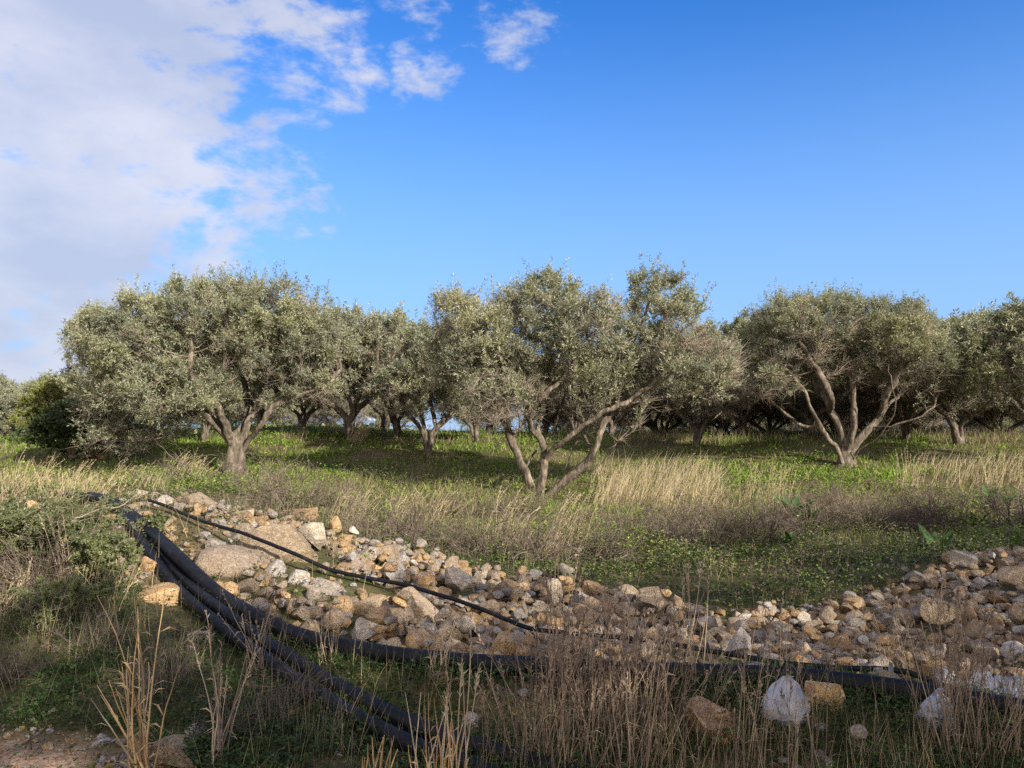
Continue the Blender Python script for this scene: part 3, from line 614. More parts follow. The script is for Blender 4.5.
# ------------------------------------------------------------------ parked cars beyond the grove
def prism(profile, y0, y1, inset=0.0):
    """closed side outline (x,z) extruded across y; returns V, list of F"""
    n = len(profile); c = np.mean(profile, axis=0)
    ins = [(px + (c[0] - px) * inset, pz + (c[1] - pz) * inset) for px, pz in profile]
    V = [(p[0], y0, p[1]) for p in ins] + [(p[0], y0 + .08, p[1]) for p in profile] + [(p[0], y1 - .08, p[1]) for p in profile] + [(p[0], y1, p[1]) for p in ins]
    F = []
    for r in range(3):
        for k in range(n): F.append([r * n + k, r * n + (k + 1) % n, (r + 1) * n + (k + 1) % n, (r + 1) * n + k])
    return np.array(V), [np.array(F), np.array([list(range(n))[::-1]]), np.array([[3 * n + k for k in range(n)]])]
def make_car(x, y, rz, paint, van, label):
    r = empty('parked_car', (x, y, h1(x, y)), rz)
    tag(r, label, 'car', 'cars parked beyond the grove')
    if van: body = [(-2.1, .35), (2.1, .35), (2.15, .7), (2.05, .95), (1.35, 1.1), (.85, 1.65), (.5, 1.78), (-1.95, 1.8), (-2.12, 1.2)]
    else: body = [(-2.1, .35), (2.1, .35), (2.15, .62), (2.0, .82), (1.1, .92), (.45, 1.38), (.1, 1.45), (-.9, 1.44), (-1.6, 1.1), (-2.08, .98)]
    V, F = prism(body, -.85, .85, .06); mesh_np('body', V, F, paint, r)
    for sy in (-1, 1):
        if van: wins = [[(.35, 1.15), (1.2, 1.15), (.78, 1.62), (.35, 1.62)], [(-.6, 1.15), (.25, 1.15), (.25, 1.62), (-.6, 1.62)]]
        else: wins = [[(-.2, .98), (.85, .98), (.3, 1.34), (-.2, 1.36)], [(-1.2, .98), (-.3, .98), (-.3, 1.36), (-.85, 1.36)]]
        for w in wins:
            a, b = (.845, .862) if sy > 0 else (-.862, -.845)
            V = [(p[0], a, p[1]) for p in w] + [(p[0], b, p[1]) for p in w]
            mesh_np('window', V, np.array([[0, 1, 2, 3], [7, 6, 5, 4], [0, 4, 5, 1], [1, 5, 6, 2], [2, 6, 7, 3], [3, 7, 4, 0]]), M_GLASS, r)
        for wx in (-1.35, 1.35):
            a = np.arange(16) / 16 * 2 * math.pi
            def ring(rad, yy): return [(wx + rad * math.cos(t), yy, .32 + rad * math.sin(t)) for t in a]
            V = ring(.22, sy * .87) + ring(.32, sy * .88) + ring(.32, sy * .68) + ring(.22, sy * .68)
            F = [[q * 16 + k, q * 16 + (k + 1) % 16, (q + 1) * 16 + (k + 1) % 16, (q + 1) * 16 + k] for q in range(3) for k in range(16)]
            w = mesh_np('wheel', V, np.array(F), M_TYRE, r, True)
            V = ring(.215, sy * .872) + ring(.06, sy * .85)
            F = [[k, (k + 1) % 16, 16 + (k + 1) % 16, 16 + k] for k in range(16)]
            mesh_np('rim', V, [np.array(F), np.array([[16 + k for k in range(16)]])], M_RIM, w)
        z = .7 if not van else .8
        for nm, xx_ in (('headlight', 2.1), ('tail_light', -2.1)):
            s = 1 if xx_ > 0 else -1
            V = np.array([(xx_ + s * dx, sy * (.62 + dy), z + dz) for dx in (-.05, .05) for dy in (-.13, .13) for dz in (-.07, .07)])
            mesh_np(nm, V, np.array([[0, 1, 3, 2], [4, 6, 7, 5], [0, 4, 5, 1], [2, 3, 7, 6], [0, 2, 6, 4], [1, 5, 7, 3]]), M_LAMPG, r)
    for s in (-1, 1):
        V = np.array([(s * 2.14 + dx, dy, .42 + dz) for dx in (-.06, .06) for dy in (-.8, .8) for dz in (-.1, .1)])
        mesh_np('bumper', V, np.array([[0, 1, 3, 2], [4, 6, 7, 5], [0, 4, 5, 1], [2, 3, 7, 6], [0, 2, 6, 4], [1, 5, 7, 3]]), M_PLATE, r)
make_car(at(308, 0, 60).x, 60, R(8), M_CARGREY, False, 'dark grey parked car glimpsed beyond the grove under the olive limbs')
make_car(at(347, 0, 62).x, 62, R(-6), M_CARBLUE, True, 'pale blue parked van half hidden by the pale splayed olive trunk')

# ------------------------------------------------------------------ rocks
def ico(level):
    import bmesh
    bm = bmesh.new(); bmesh.ops.create_icosphere(bm, subdivisions=level, radius=1.0); bm.verts.ensure_lookup_table()
    V = np.array([v.co[:] for v in bm.verts]); F = np.array([[v.index for v in f.verts] for f in bm.faces]); bm.free(); return V, F
ICO = {k: ico(k) for k in (1, 2, 3, 4, 5)}
def n3(P, s, seed):
    return (vnoise(P[:, 0] + .8 * P[:, 2], P[:, 1] - .5 * P[:, 2] + seed, s, seed) + vnoise(P[:, 1] - .6 * P[:, 0], P[:, 2] + seed, s, seed + 3) + vnoise(P[:, 2] + 50, P[:, 0] + .7 * P[:, 1], s, seed + 6)) / 3 - .5
def rock_shape(seed, level=3, angular=1.0, dims=(1, .8, .65)):
    rg = np.random.default_rng(seed); V, F = ICO[level]; V = V.copy()
    for k in range(int(8 + 3 * angular)):
        n = rg.normal(0, 1, 3); n /= np.linalg.norm(n); d = rg.uniform(.38, .74) if angular > .5 else rg.uniform(.66, .95)
        e = V @ n - d; m = e > 0; V[m] -= np.outer(e[m], n) * (1.0 if angular > .5 else .85)
    nr = V / np.linalg.norm(V, axis=1)[:, None]
    V = V + nr * (n3(V, .9, seed) * .10 + n3(V, .33, seed + 1) * .07 + (n3(V, .13, seed + 2) * .05 if level > 2 else 0))[:, None]
    V = V * np.array(dims); ext = np.abs(V).max(0)
    return V / ext.max(), F
def rock_me(name, seed, level, angular, dims, mat):
    V, F = rock_shape(seed, level, angular, dims); o = mesh_np(name, V, F, mat, smooth=True, link=False); me = o.data
    bpy.data.objects.remove(o); me.set_sharp_from_angle(angle=R(24)); return me, V
SHAPES = {}
for i, (ang, dims, wd) in enumerate([(1, (1, .8, .7), 'angular'), (1, (1, .85, .8), 'angular'), (1, (1, .7, .6), 'angular'), (.2, (1, .85, .75), 'rounded'), (.2, (1, .75, .65), 'rounded'), (.2, (1, .92, .8), 'rounded'),
                                     (.8, (1, .85, .42), 'flat'), (.8, (1, .7, .4), 'flat'), (1, (1, .55, .5), 'long'), (.3, (1, .55, .48), 'long'), (1, (1, .9, .85), 'blocky'), (1, (1, .8, .72), 'blocky')]):
    for cname in ROCKS:
        SHAPES[(i, cname)] = rock_me('stone', 100 + i, 3, ang, dims, ROCKS[cname])
SHAPE_WORD = ['angular', 'angular', 'angular', 'rounded', 'rounded', 'rounded', 'flat', 'flat', 'long', 'long', 'blocky', 'blocky']

# height grid on which stones come to rest
GX0, GX1, GY0, GY1, GS = -6.0, 8.5, 3.0, 11.5, .025
gx = np.arange(GX0, GX1, GS); gy = np.arange(GY0, GY1, GS); GXX, GYY = np.meshgrid(gx, gy); GRID = H(GXX, GYY); GRID0 = GRID.copy()
PIPEMASK = np.zeros_like(GRID)
for k in 'ABCE':
    r = PIPES[k][0]
    for p in PATH[k]:
        d = np.hypot(GXX[::1, ::1] - p.x, GYY - p.y) if False else None
def rest(x, y, rx, ry, rzz, th, rel=.55, sink=.25, fix=None, zmax=None):
    """z of the centre of a stone of half sizes rx, ry, rzz turned by th at (x,y), and add it to the grid"""
    m = max(rx, ry); i0, i1 = int((x - m - GX0) / GS), int((x + m - GX0) / GS) + 2; j0, j1 = int((y - m - GY0) / GS), int((y + m - GY0) / GS) + 2
    i0 = max(i0, 0); j0 = max(j0, 0)
    sx, sy = GXX[j0:j1, i0:i1], GYY[j0:j1, i0:i1]
    if sx.size == 0: return h1(x, y) + rzz * .4
    dx = (sx - x) * math.cos(th) + (sy - y) * math.sin(th); dy = -(sx - x) * math.sin(th) + (sy - y) * math.cos(th)
    q = (dx / rx) ** 2 + (dy / ry) ** 2; inn = q < 1
    if not inn.any(): return h1(x, y) + rzz * .4
    g = GRID[j0:j1, i0:i1]; hh = np.sqrt(np.clip(1 - q, 0, 1)) * rzz
    touch = (g + hh)[inn]; zc = (np.quantile(touch, rel) - sink * rzz) if fix is None else fix
    if zmax is not None and zc + rzz * .8 > zmax: return None
    GRID[j0:j1, i0:i1] = np.where(inn, np.maximum(g, zc + hh * .92), g)
    return zc
STONES = []      # records: obj, x, y, z, size, word info
def project(p):
    d = Vector(p) - Vector((0, 0, CAM_H)); f = d.y * math.cos(PITCH) + d.z * math.sin(PITCH); u = -d.y * math.sin(PITCH) + d.z * math.cos(PITCH)
    return 512 + FPX * d.x / f, 384 - FPX * u / f, f
# named boulders: (px, py centre, depth, width px, height px, colour, angular, flatness, label)
BOULDERS = [
 (292, 556, 7.0, 104, 56, 'brown', .9, .62, 'biggest brown boulder with a grey back at the left end of the rubble ridge'),
 (232, 567, 6.55, 80, 36, 'buff', .2, .55, 'long pale buff boulder with a smooth top beside the fat black pipes'),
 (417, 608, 5.85, 58, 42, 'buff', 1, .8, 'tan wedge shaped boulder under the thin hose, largest in mid ridge'),
 (371, 622, 5.75, 42, 40, 'brown', .9, .9, 'brown pitted boulder just left of the tan wedge boulder'),
 (328, 607, 6.0, 38, 32, 'grey', .9, .8, 'plain grey boulder between the biggest brown boulder and the fat pipe'),
 (160, 612, 5.95, 56, 38, 'ochre', 1, .8, 'ochre boulder on the bank just left of the lowest fat pipe'),
 (130, 578, 6.5, 40, 34, 'buff', .8, .8, 'pale pitted boulder half under the green shrub on the bank'),
 (152, 586, 6.5, 30, 32, 'rusty', .9, .9, 'rusty boulder left of the fat pipes below the green shrub'),
 (27, 512, 7.6, 40, 24, 'ochre', .3, .6, 'flat topped ochre boulder standing among straw at the left edge'),
 (22, 534, 7.0, 30, 20, 'grey', .8, .7, 'grey boulder low under the flat topped ochre one at the left edge'),
 (52, 520, 7.4, 34, 16, 'grey', 1, .45, 'thin grey slab leaning beside the flat topped ochre boulder'),
 (278, 583, 6.35, 22, 26, 'white', .3, 1.0, 'pale upright cobble right of the long buff boulder'),
 (300, 604, 6.2, 24, 24, 'white', 1, .9, 'white broken stone right of the pale upright cobble'),
 (120, 530, 7.9, 46, 30, 'rusty', .7, .8, 'reddish boulder under the shrub where the pipes cross the bank'),
 (165, 507, 8.4, 24, 18, 'white', .6, .8, 'pale stone on the bank crest right of the pipes'),
 (140, 502, 8.9, 26, 14, 'grey', .6, .6, 'grey stone on the bank crest behind the pipes'),
 (205, 520, 8.3, 44, 26, 'brown', .7, .75, 'purplish brown boulder on the crest above the thin hose'),
 (245, 522, 8.2, 34, 24, 'buff', .8, .8, 'tan boulder on the crest right of the purplish brown one'),
 (298, 518, 9.0, 44, 20, 'rusty', .7, .6, 'dark rusty boulder behind the biggest brown boulder'),
 (337, 524, 8.2, 13, 18, 'ochre', .4, 1.0, 'small upright orange stone standing on the crest'),
 (318, 536, 7.4, 30, 30, 'grey', 1, .95, 'grey block on the crest right of the biggest brown boulder'),
 (202, 650, 5.15, 34, 30, 'grey', .8, .9, 'grey boulder in the shade below the lower fat pipes'),
 (190, 756, 3.72, 56, 32, 'brown', .8, .6, 'dark low boulder beside the gravel at the bottom of the picture'),
 (706, 748, 3.9, 64, 54, 'rusty', .8, .8, 'stout rusty boulder behind dry stalks near the bottom edge'),
 (812, 708, 4.0, 50, 44, 'ochre', .6, .9, 'ochre boulder touching the right side of the tied white bag'),
 (846, 712, 4.05, 22, 34, 'grey', .9, 1.1, 'upright grey stone right of the ochre boulder by the bag'),
 (748, 694, 4.4, 44, 26, 'grey', .8, .7, 'grey boulder under the fat pipe left of the tied white bag'),
 (722, 712, 4.2, 30, 24, 'brown', .8, .8, 'brown stone just behind the stout rusty boulder'),
 (878, 700, 4.2, 36, 32, 'brown', .5, .8, 'dark brown boulder in the shade under the fat pipe at the right'),
 (472, 718, 4.1, 20, 26, 'white', .3, 1.1, 'pale egg shaped stone between the upper and lower fat pipes'),
 (498, 694, 4.3, 18, 18, 'brown', .9, 1.0, 'small brown stone in green weeds below the upper fat pipe'),
 (440, 684, 4.5, 22, 20, 'rusty', .9, .9, 'reddish stone in green weeds below the upper fat pipe'),
 (500, 641, 5.0, 32, 34, 'ochre', 1, 1.05, 'tan triangular boulder leaning just above the fat pipe'),
 (362, 716, 4.2, 28, 24, 'rusty', .8, .85, 'rusty stone showing under the lower pair of fat pipes'),
 (736, 640, 5.2, 34, 32, 'white', .9, 1.0, 'chalky pointed boulder at the middle of the rubble, touching the hose'),
 (929, 590, 6.2, 46, 34, 'brown', 1, .85, 'largest grey brown boulder high on the right hand heap'),
 (1006, 643, 5.0, 34, 22, 'white', .8, .7, 'smooth pale slab on the right hand heap near the white sheet'),
 (962, 556, 7.4, 34, 20, 'grey', .7, .65, 'grey boulder on the very top of the right hand heap'),
 (1012, 572, 6.7, 36, 26, 'brown', .9, .8, 'brown boulder at the right edge on top of the heap'),
 (1020, 604, 5.8, 36, 26, 'brown', .8, .8, 'brown boulder at the right edge midway down the heap'),
 (566, 560, 7.6, 20, 16, 'grey', .6, .8, 'grey stone lying loose behind the rubble ridge crest'),
 (650, 586, 6.6, 30, 26, 'brown', .8, .9, 'brown boulder at the crest where the ridge is lowest'),
 (552, 584, 6.6, 22, 26, 'grey', 1, 1.1, 'grey pointed stone on the ridge crest below the dry scrub'),
 (456, 578, 6.6, 38, 26, 'grey', 1, .75, 'pale grey slanted block behind the tan wedge boulder'),
 (370, 556, 7.2, 26, 22, 'grey', 1, .9, 'whitish grey block on the crest left of mid ridge'),
 (812, 762, 3.7, 26, 24, 'grey', .8, .8, 'grey stone at the bottom edge right of the tied white bag'),
 (850, 757, 3.75, 24, 18, 'grey', .8, .7, 'smaller grey stone by the bottom edge among clover'),
 (60, 655, 4.9, 24, 16, 'brown', .9, .7, 'brown stone in the weeds low on the left bank'),
]
BFOOT = []
for bi_, (px, py, Yd, w, hh, cname, ang, flat, lab) in enumerate(BOULDERS):
    p = at(px, py, Yd); half = w / 2 * Yd / FPX
    me, V = rock_me('boulder' if w > 24 else 'stone', 500 + bi_, 4, ang, (1, .8, flat), ROCKS[cname])
    o = bpy.data.objects.new('boulder' if w > 24 else 'stone', me); col.objects.link(o)
    ex = np.abs(V).max(0); sc = half / ex[0]; hz_ = hh / 2 * Yd / FPX; scz = hz_ / ex[2]
    scz = min(scz, sc * 1.4); th = random.uniform(-.35, .35)
    hh_ = ex[2] * scz; g0 = h1(p.x, p.y); zc = min(max(p.z, g0 + (.05 if Yd > 4.7 else .4) * hh_), g0 + .85 * hh_ + .06)
    for kk in 'ABC':                      # a boulder under a pipe stays below it
        for q in PATH[kk][::2]:
            if math.hypot(q.x - p.x, q.y - p.y) < half * .5 + PIPES[kk][0]: zc = min(zc, q.z - PIPES[kk][0] - hh_ * .72)
    rest(p.x, p.y, half, half * .8, hh_, th, .5, .3, zc)
    o.location = (p.x, p.y, zc); o.scale = (sc, sc, scz); o.rotation_euler = (random.uniform(-.1, .1), random.uniform(-.1, .1), th)
    tag(o, lab, 'boulder' if w > 24 else 'stone', 'boulders of the rubble bank' if w > 24 else None)
    BFOOT.append((o, half))
LANDMARKS = [(292, 556, 'the biggest brown boulder'), (232, 567, 'the long buff boulder'), (417, 608, 'the tan wedge boulder'), (500, 641, 'the tan triangular boulder'), (736, 640, 'the chalky pointed boulder'),
             (929, 590, 'the largest right heap boulder'), (1006, 643, 'the smooth pale slab'), (650, 586, 'the brown crest boulder'), (552, 584, 'the pointed grey crest stone'), (962, 556, 'the heap top grey boulder'), (1020, 604, 'the right edge brown boulder'), (456, 578, 'the slanted grey block'), (160, 612, 'the ochre bank boulder'), (775, 716, 'the tied white bag')]
# keep loose stones off the pipes
def near_pipe(x, y, r):
    for k in ('A', 'B', 'C'):
        pr = PIPES[k][0]
        for p in PATH[k][::2]:
            if abs(p.x - x) < .4 and math.hypot(p.x - x, p.y - y) < pr + r * .8: return True
    return False
HOSE = PATH['E']
def heap_density(x, y):
    """how thickly stones lie at (x,y)"""
    f0 = np.interp(x, [-4.5, -3.2, -2.0, -1.2, 0, 2, 3, 5, 8], [6.4, 6.2, 5.7, 5.0, 4.70, 4.55, 4.55, 4.35, 4.3]); f1 = np.interp(x, [-4.5, -2.5, -1, 0, 1.5, 2.6, 4, 5, 8], [8.9, 8.6, 8.0, 7.5, 7.1, 7.1, 7.7, 8.3, 8.6])
    d = sstep(f0 - .12, f0 + .1, y) * (1 - sstep(f1 - .35, f1 + .15, y)) * np.interp(x, [-5.5, -4.2, -3, -1.8, -1], [.0, .25, .5, .75, 1])
    return float(d)
names_c = list(ROCKS)
loose = []
NTRY = 14000
for t in range(NTRY):
    x = rng.uniform(-4.6, 7.4); y = rng.uniform(4.2, 9.8)
    dens = heap_density(x, y)
    if dens <= 0 or rng.random() > dens: continue
    right = sstep(1.5, 3.5, x)
    if t < 6500: hf = float(np.clip(rng.lognormal(math.log(.061), .36), .034, .13))
    else: hf = float(np.clip(rng.lognormal(math.log(.042), .3), .022, .07))
    if x > 1.5: hf *= .92
    if x < -1.2: hf = min(hf, .098)
    if t >= 6500:
        gi_, gj_ = int((x - GX0) / GS), int((y - GY0) / GS)
        if GRID[min(gj_, GRID.shape[0] - 1), min(gi_, GRID.shape[1] - 1)] - GRID0[min(gj_, GRID.shape[0] - 1), min(gi_, GRID.shape[1] - 1)] > .055: continue
    if near_pipe(x, y, hf): continue
    si = int(rng.choice(12, p=[.13, .13, .13, .05, .04, .04, .07, .05, .08, .04, .12, .12]))
    pw = np.array([.20, .12, .20, .21, .12, .15]) if x < 2 else np.array([.19, .08, .18, .20, .13, .22]); cn = names_c[int(rng.choice(6, p=pw / pw.sum()))]
    if cn == 'white': hf *= .85
    me, V = SHAPES[(si, cn)]; ex = np.abs(V).max(0); th = rng.uniform(0, 6.28)
    if any(math.hypot(b_o.location.x - x, (b_o.location.y - y) * 1.15) < b_r * .95 + hf * .35 for b_o, b_r in BFOOT): continue
    # thin hose lies on top: leave its line a little lower
    hd, hz0 = min((math.hypot(p.x - x, p.y - y), p.z) for p in HOSE[::2])
    g_ = float(H0(np.array([x]), np.array([y]))[0]) + .20 * dens + .06
    zc = rest(x, y, hf * ex[0], hf * ex[1], hf * ex[2], th, .50, .30, None, min(g_, hz0 - .01) if hd < hf * 1.3 + .03 else g_ + (.05 if hf > .08 else 0))
    if zc is None: continue
    loose.append([x, y, zc, hf, th, rng.uniform(-.5, .5), rng.uniform(-.5, .5), si, cn])
# scattered ones beyond the heap and in the foreground
for t in range(190):
    if t < 110: x = rng.uniform(-2.4, 3.4); y = rng.uniform(3.5, 4.6)
    else: x = rng.uniform(-6, 6); y = rng.uniform(7.5, 10.5)
    hf = float(np.clip(rng.lognormal(math.log(.036), .35), .02, .08))
    if near_pipe(x, y, hf): continue
    si = int(rng.integers(0, 12)); cn = names_c[int(rng.integers(0, 6))]; me, V = SHAPES[(si, cn)]; ex = np.abs(V).max(0); th = rng.uniform(0, 6.28)
    zc = rest(x, y, hf * ex[0], hf * ex[1], hf * ex[2], th, .5, .35); loose.append([x, y, zc, hf, th, 0, 0, si, cn])
print('loose stones', len(loose))
# which show largest: rank by apparent size among those not buried
def vis_score(s):
    px, py, f = project(s[:3]); 
    if not (-5 < px < 1029 and 470 < py < 775): return 0
    i = int((s[0] - GX0) / GS); j = int((s[1] - GY0) / GS); top = s[2] + s[3] * .5
    bur = max(0.0, GRID[min(j, GRID.shape[0] - 1), min(i, GRID.shape[1] - 1)] - top)
    return s[3] / f * max(.1, 1 - bur / .07)
order = sorted(range(len(loose)), key=lambda i: -vis_score(loose[i]))
SIZEW = lambda h: 'tiny' if h < .035 else 'small' if h < .052 else 'fist sized' if h < .07 else 'large'
COLW = {'grey': 'grey', 'white': 'chalky pale', 'buff': 'buff', 'ochre': 'ochre', 'rusty': 'rusty red', 'brown': 'brown'}
cands = order[:285]; made = {}
for i in cands:
    x, y, z, hf, th, ta, tb, si, cn = loose[i]; me, V = SHAPES[(si, cn)]
    o = bpy.data.objects.new('stone', me); col.objects.link(o); o.location = (x, y, z); o.scale = (hf, hf, hf); o.rotation_euler = (ta, tb, th)
    px, py, f = project((x, y, z)); lm_ = min(LANDMARKS, key=lambda q: math.hypot(q[0] - px, (q[1] - py) * 1.3)); dx, dy = px - lm_[0], py - lm_[1]
    dist = math.hypot(dx, dy)
    hor_ = '' if abs(dx) < abs(dy) * .4 else ('right' if dx > 0 else 'left'); ver = '' if abs(dy) < abs(dx) * .4 else ('below' if dy > 0 else 'above')
    rel = {('', 'below'): 'below', ('', 'above'): 'above', ('right', ''): 'right of', ('left', ''): 'left of', ('right', 'below'): 'below and right of', ('right', 'above'): 'above and right of', ('left', 'below'): 'below and left of', ('left', 'above'): 'above and left of', ('', ''): 'beside'}[(hor_, ver)]
    key = (SIZEW(hf), COLW[cn], SHAPE_WORD[si], rel, lm_[2]); made.setdefault(key, []).append((dist, o))
ordn = ['nearest', 'second', 'third', 'fourth', 'fifth', 'sixth', 'seventh', 'eighth']
for key, lst in made.items():
    lst.sort(key=lambda q: q[0])
    for n_, (d_, o) in enumerate(lst):
        pre = '' if len(lst) == 1 else ('nearest ' if n_ == 0 else ordn[min(n_, 7)] + ' ')
        tag(o, f'{pre}{key[0]} {key[1]} {key[2]} stone {key[3]} {key[4]}', 'stone', 'loose stones heaped along the rubble ridge')
# the remaining small stones as one mass
Vs, Fs_, mi = [], [], []; base = 0
mats_r = [ROCKS[c] for c in names_c]; LOW = {i: rock_shape(100 + i, 2, 1 if i < 3 or i > 9 else .3, (1, .8, .65)) for i in range(12)}
def add_low(x, y, z, hf, th, si, cn):
    global base
    V, F = LOW[si]; c, s = math.cos(th), math.sin(th); W = V * hf
    W = np.stack([W[:, 0] * c - W[:, 1] * s + x, W[:, 0] * s + W[:, 1] * c + y, W[:, 2] + z], 1)
    Vs.append(W); Fs_.append(F + base); mi.append(np.full(len(F), names_c.index(cn))); base += len(V)
for i in order[285:]:
    x, y, z, hf, th, ta, tb, si, cn = loose[i]; add_low(x, y, z, hf, th, si, cn)
o = mesh_np('rubble', np.concatenate(Vs), np.concatenate(Fs_), mats_r, matidx=np.concatenate(mi), smooth=True); o.data.set_sharp_from_angle(angle=R(24))
tag(o, 'small stones and chips filling the gaps of the rubble ridge', 'rubble', kind='stuff')
# gravel on the verge
Vs, Fs_, mi = [], [], []; base = 0
LOW = {i: rock_shape(300 + i, 1, 1 if i % 2 else .3, (1, .8, .65)) for i in range(12)}
for t in range(7500):
    x = rng.uniform(-4.2, 1.2); y = rng.uniform(3.0, 4.4 if x < -1 else 3.9)
    w = 1 - float(sstep(3.7, 4.3, y + .75 * float(sstep(-2.2, -.8, x))))
    if rng.random() > w + .06: continue
    hf = float(np.clip(rng.lognormal(math.log(.009), .5), .004, .032)); add_low(x, y, h1(x, y) + hf * .35, hf, rng.uniform(0, 6.28), int(rng.integers(0, 12)), names_c[int(rng.choice(6, p=[.28, .16, .18, .14, .14, .10]))])
o = mesh_np('gravel', np.concatenate(Vs), np.concatenate(Fs_), mats_r, matidx=np.concatenate(mi)); tag(o, 'pale and reddish gravel along the edge of the track', 'gravel', kind='stuff')
# reddish stones heaped under the dark bush far left
for k in range(11):
    x0, y0 = at(88, 0, 21.5).x + rng.uniform(-.65, .65), 21.5 + rng.uniform(-.4, .4); hf = rng.uniform(.11, .2); si = int(rng.integers(0, 12))
    me, V = SHAPES[(si, ['rusty', 'ochre', 'rusty', 'buff'][k % 4])]; o = bpy.data.objects.new('stone', me); col.objects.link(o)
    o.location = (x0, y0, h1(x0, y0) + hf * .4 + (.22 if k > 6 else 0)); o.scale = (hf, hf, hf * .85); o.rotation_euler = (0, 0, rng.uniform(0, 6))
    tag(o, 'reddish stone in the far heap at the foot of the dark evergreen bush', 'stone', 'reddish stones heaped under the dark bush')

# ------------------------------------------------------------------ pipes and hoses
def pipe(key, name, label, cat, ns=16):
    r = PIPES[key][0]; pts = [np.array(p) for p in PATH[key]]
    if key in 'ED':
        for q in pts:
            i = int((q[0] - GX0) / GS); j = int((q[1] - GY0) / GS)
            if 0 <= i < GRID.shape[1] and 0 <= j < GRID.shape[0]:
                t_ = GRID[max(0, j - 2):j + 3, max(0, i - 2):i + 3].max() + r + .004 if key == 'E' else h1(q[0], q[1]) + r + .015
                q[2] = max(q[2] - .08, min(t_, q[2] + (.24 if q[0] < -1.0 else .35)))
        Z_ = np.array([q[2] for q in pts]); Z_ = np.array([Z_[max(0, i_ - 2):i_ + 3].max() for i_ in range(len(Z_))]) if key == 'E' else Z_; k_ = 9; Zp = np.pad(Z_, k_, mode='edge'); Zs = np.convolve(Zp, np.ones(2 * k_ + 1) / (2 * k_ + 1), 'same')[k_:-k_]
        for q, z in zip(pts, Zs): q[2] = z + (.014 if key == 'E' else 0)
    V, F = [], []; tube_chain(V, F, pts, [r] * len(pts), ns, np.random.default_rng(1)); V = np.concatenate(V); n = len(pts)
    V = V + 0; cap = [np.arange(ns)[::-1][None], (np.arange(ns) + (n - 1) * ns)[None]]
    o = mesh_np(name, V, [np.concatenate(F)] + cap, M_PIPE, smooth=True); return tag(o, label, cat, 'black plastic pipes laid over the stones')
pipe('A', 'water_pipe', 'fattest black pipe, running along the foot of the rubble to the right edge', 'pipe', 20)
pipe('B', 'water_pipe', 'lowest fat black pipe, nearest the track, dropping from the bank to the bottom edge', 'pipe', 18)
pipe('C', 'water_pipe', 'fat black pipe lying against the upper side of the lowest one', 'pipe', 18)
pipe('D', 'hose', 'thin black hose crossing dark weeds beneath the pair of lower pipes', 'hose', 8)
pipe('E', 'hose', 'black finger thick hose lying over the stones above the fat pipes', 'hose', 12)

# ------------------------------------------------------------------ white plastic
def cloth(name, cx, cy, w, d, rz, seed, label, cat, hole=.25, lift=.03, n=70, tall=0.0):
    u = np.linspace(-1, 1, n); U, Vv = np.meshgrid(u, u); c, s = math.cos(rz), math.sin(rz)
    Xx = cx + U * w * c - Vv * d * s; Yy = cy + U * w * s + Vv * d * c
    gi = np.clip(((Xx - GX0) / GS).astype(int), 0, GRID.shape[1] - 1); gj = np.clip(((Yy - GY0) / GS).astype(int), 0, GRID.shape[0] - 1)
    Zz = GRID[gj, gi]
    for _ in range(6):
        Zz = np.maximum(Zz, (np.roll(Zz, 1, 0) + np.roll(Zz, -1, 0) + np.roll(Zz, 1, 1) + np.roll(Zz, -1, 1)) / 4 - .001)
    Zz = Zz + lift + np.abs(vnoise(U + Vv * .6 + seed, Vv - U * .3, .22, seed) - .5) * .09 + np.abs(vnoise(U * 1.3, Vv + U, .09, seed + 1) - .5) * .03
    edge = np.maximum(np.abs(U), np.abs(Vv)) + (fbm(U, Vv, .5, seed + 4) - .5) * .9
    keep = edge < .92; hol = fbm(U + 9, Vv, .45, seed + 7) > 1 - hole
    keep &= ~hol
    V = np.stack([Xx, Yy, Zz], -1).reshape(-1, 3); id_ = np.arange(n * n).reshape(n, n)
    k4 = keep[:-1, :-1] & keep[1:, :-1] & keep[1:, 1:] & keep[:-1, 1:]
    F = np.stack([id_[:-1, :-1], id_[:-1, 1:], id_[1:, 1:], id_[1:, :-1]], -1)[k4]
    us = np.unique(F); rm = np.full(n * n, -1); rm[us] = np.arange(len(us))
    o = mesh_np(name, V[us], rm[F], M_PLASTIC, smooth=True); sm = o.modifiers.new('thickness', 'SOLIDIFY'); sm.thickness = .002
    return tag(o, label, cat)
p1 = at(1000, 685, 4.35); cloth('plastic_sheet', p1.x, p1.y, .36, .20, .15, 5, 'torn white plastic sheet draped over stones above the fat pipe at the right edge', 'plastic sheet', .22)
p2 = at(905, 684, 4.28); cloth('plastic_strip', p2.x, p2.y, .30, .035, -.22, 15, 'narrow white plastic strip lying along the fat pipe left of the torn sheet', 'plastic sheet', .1, .02)
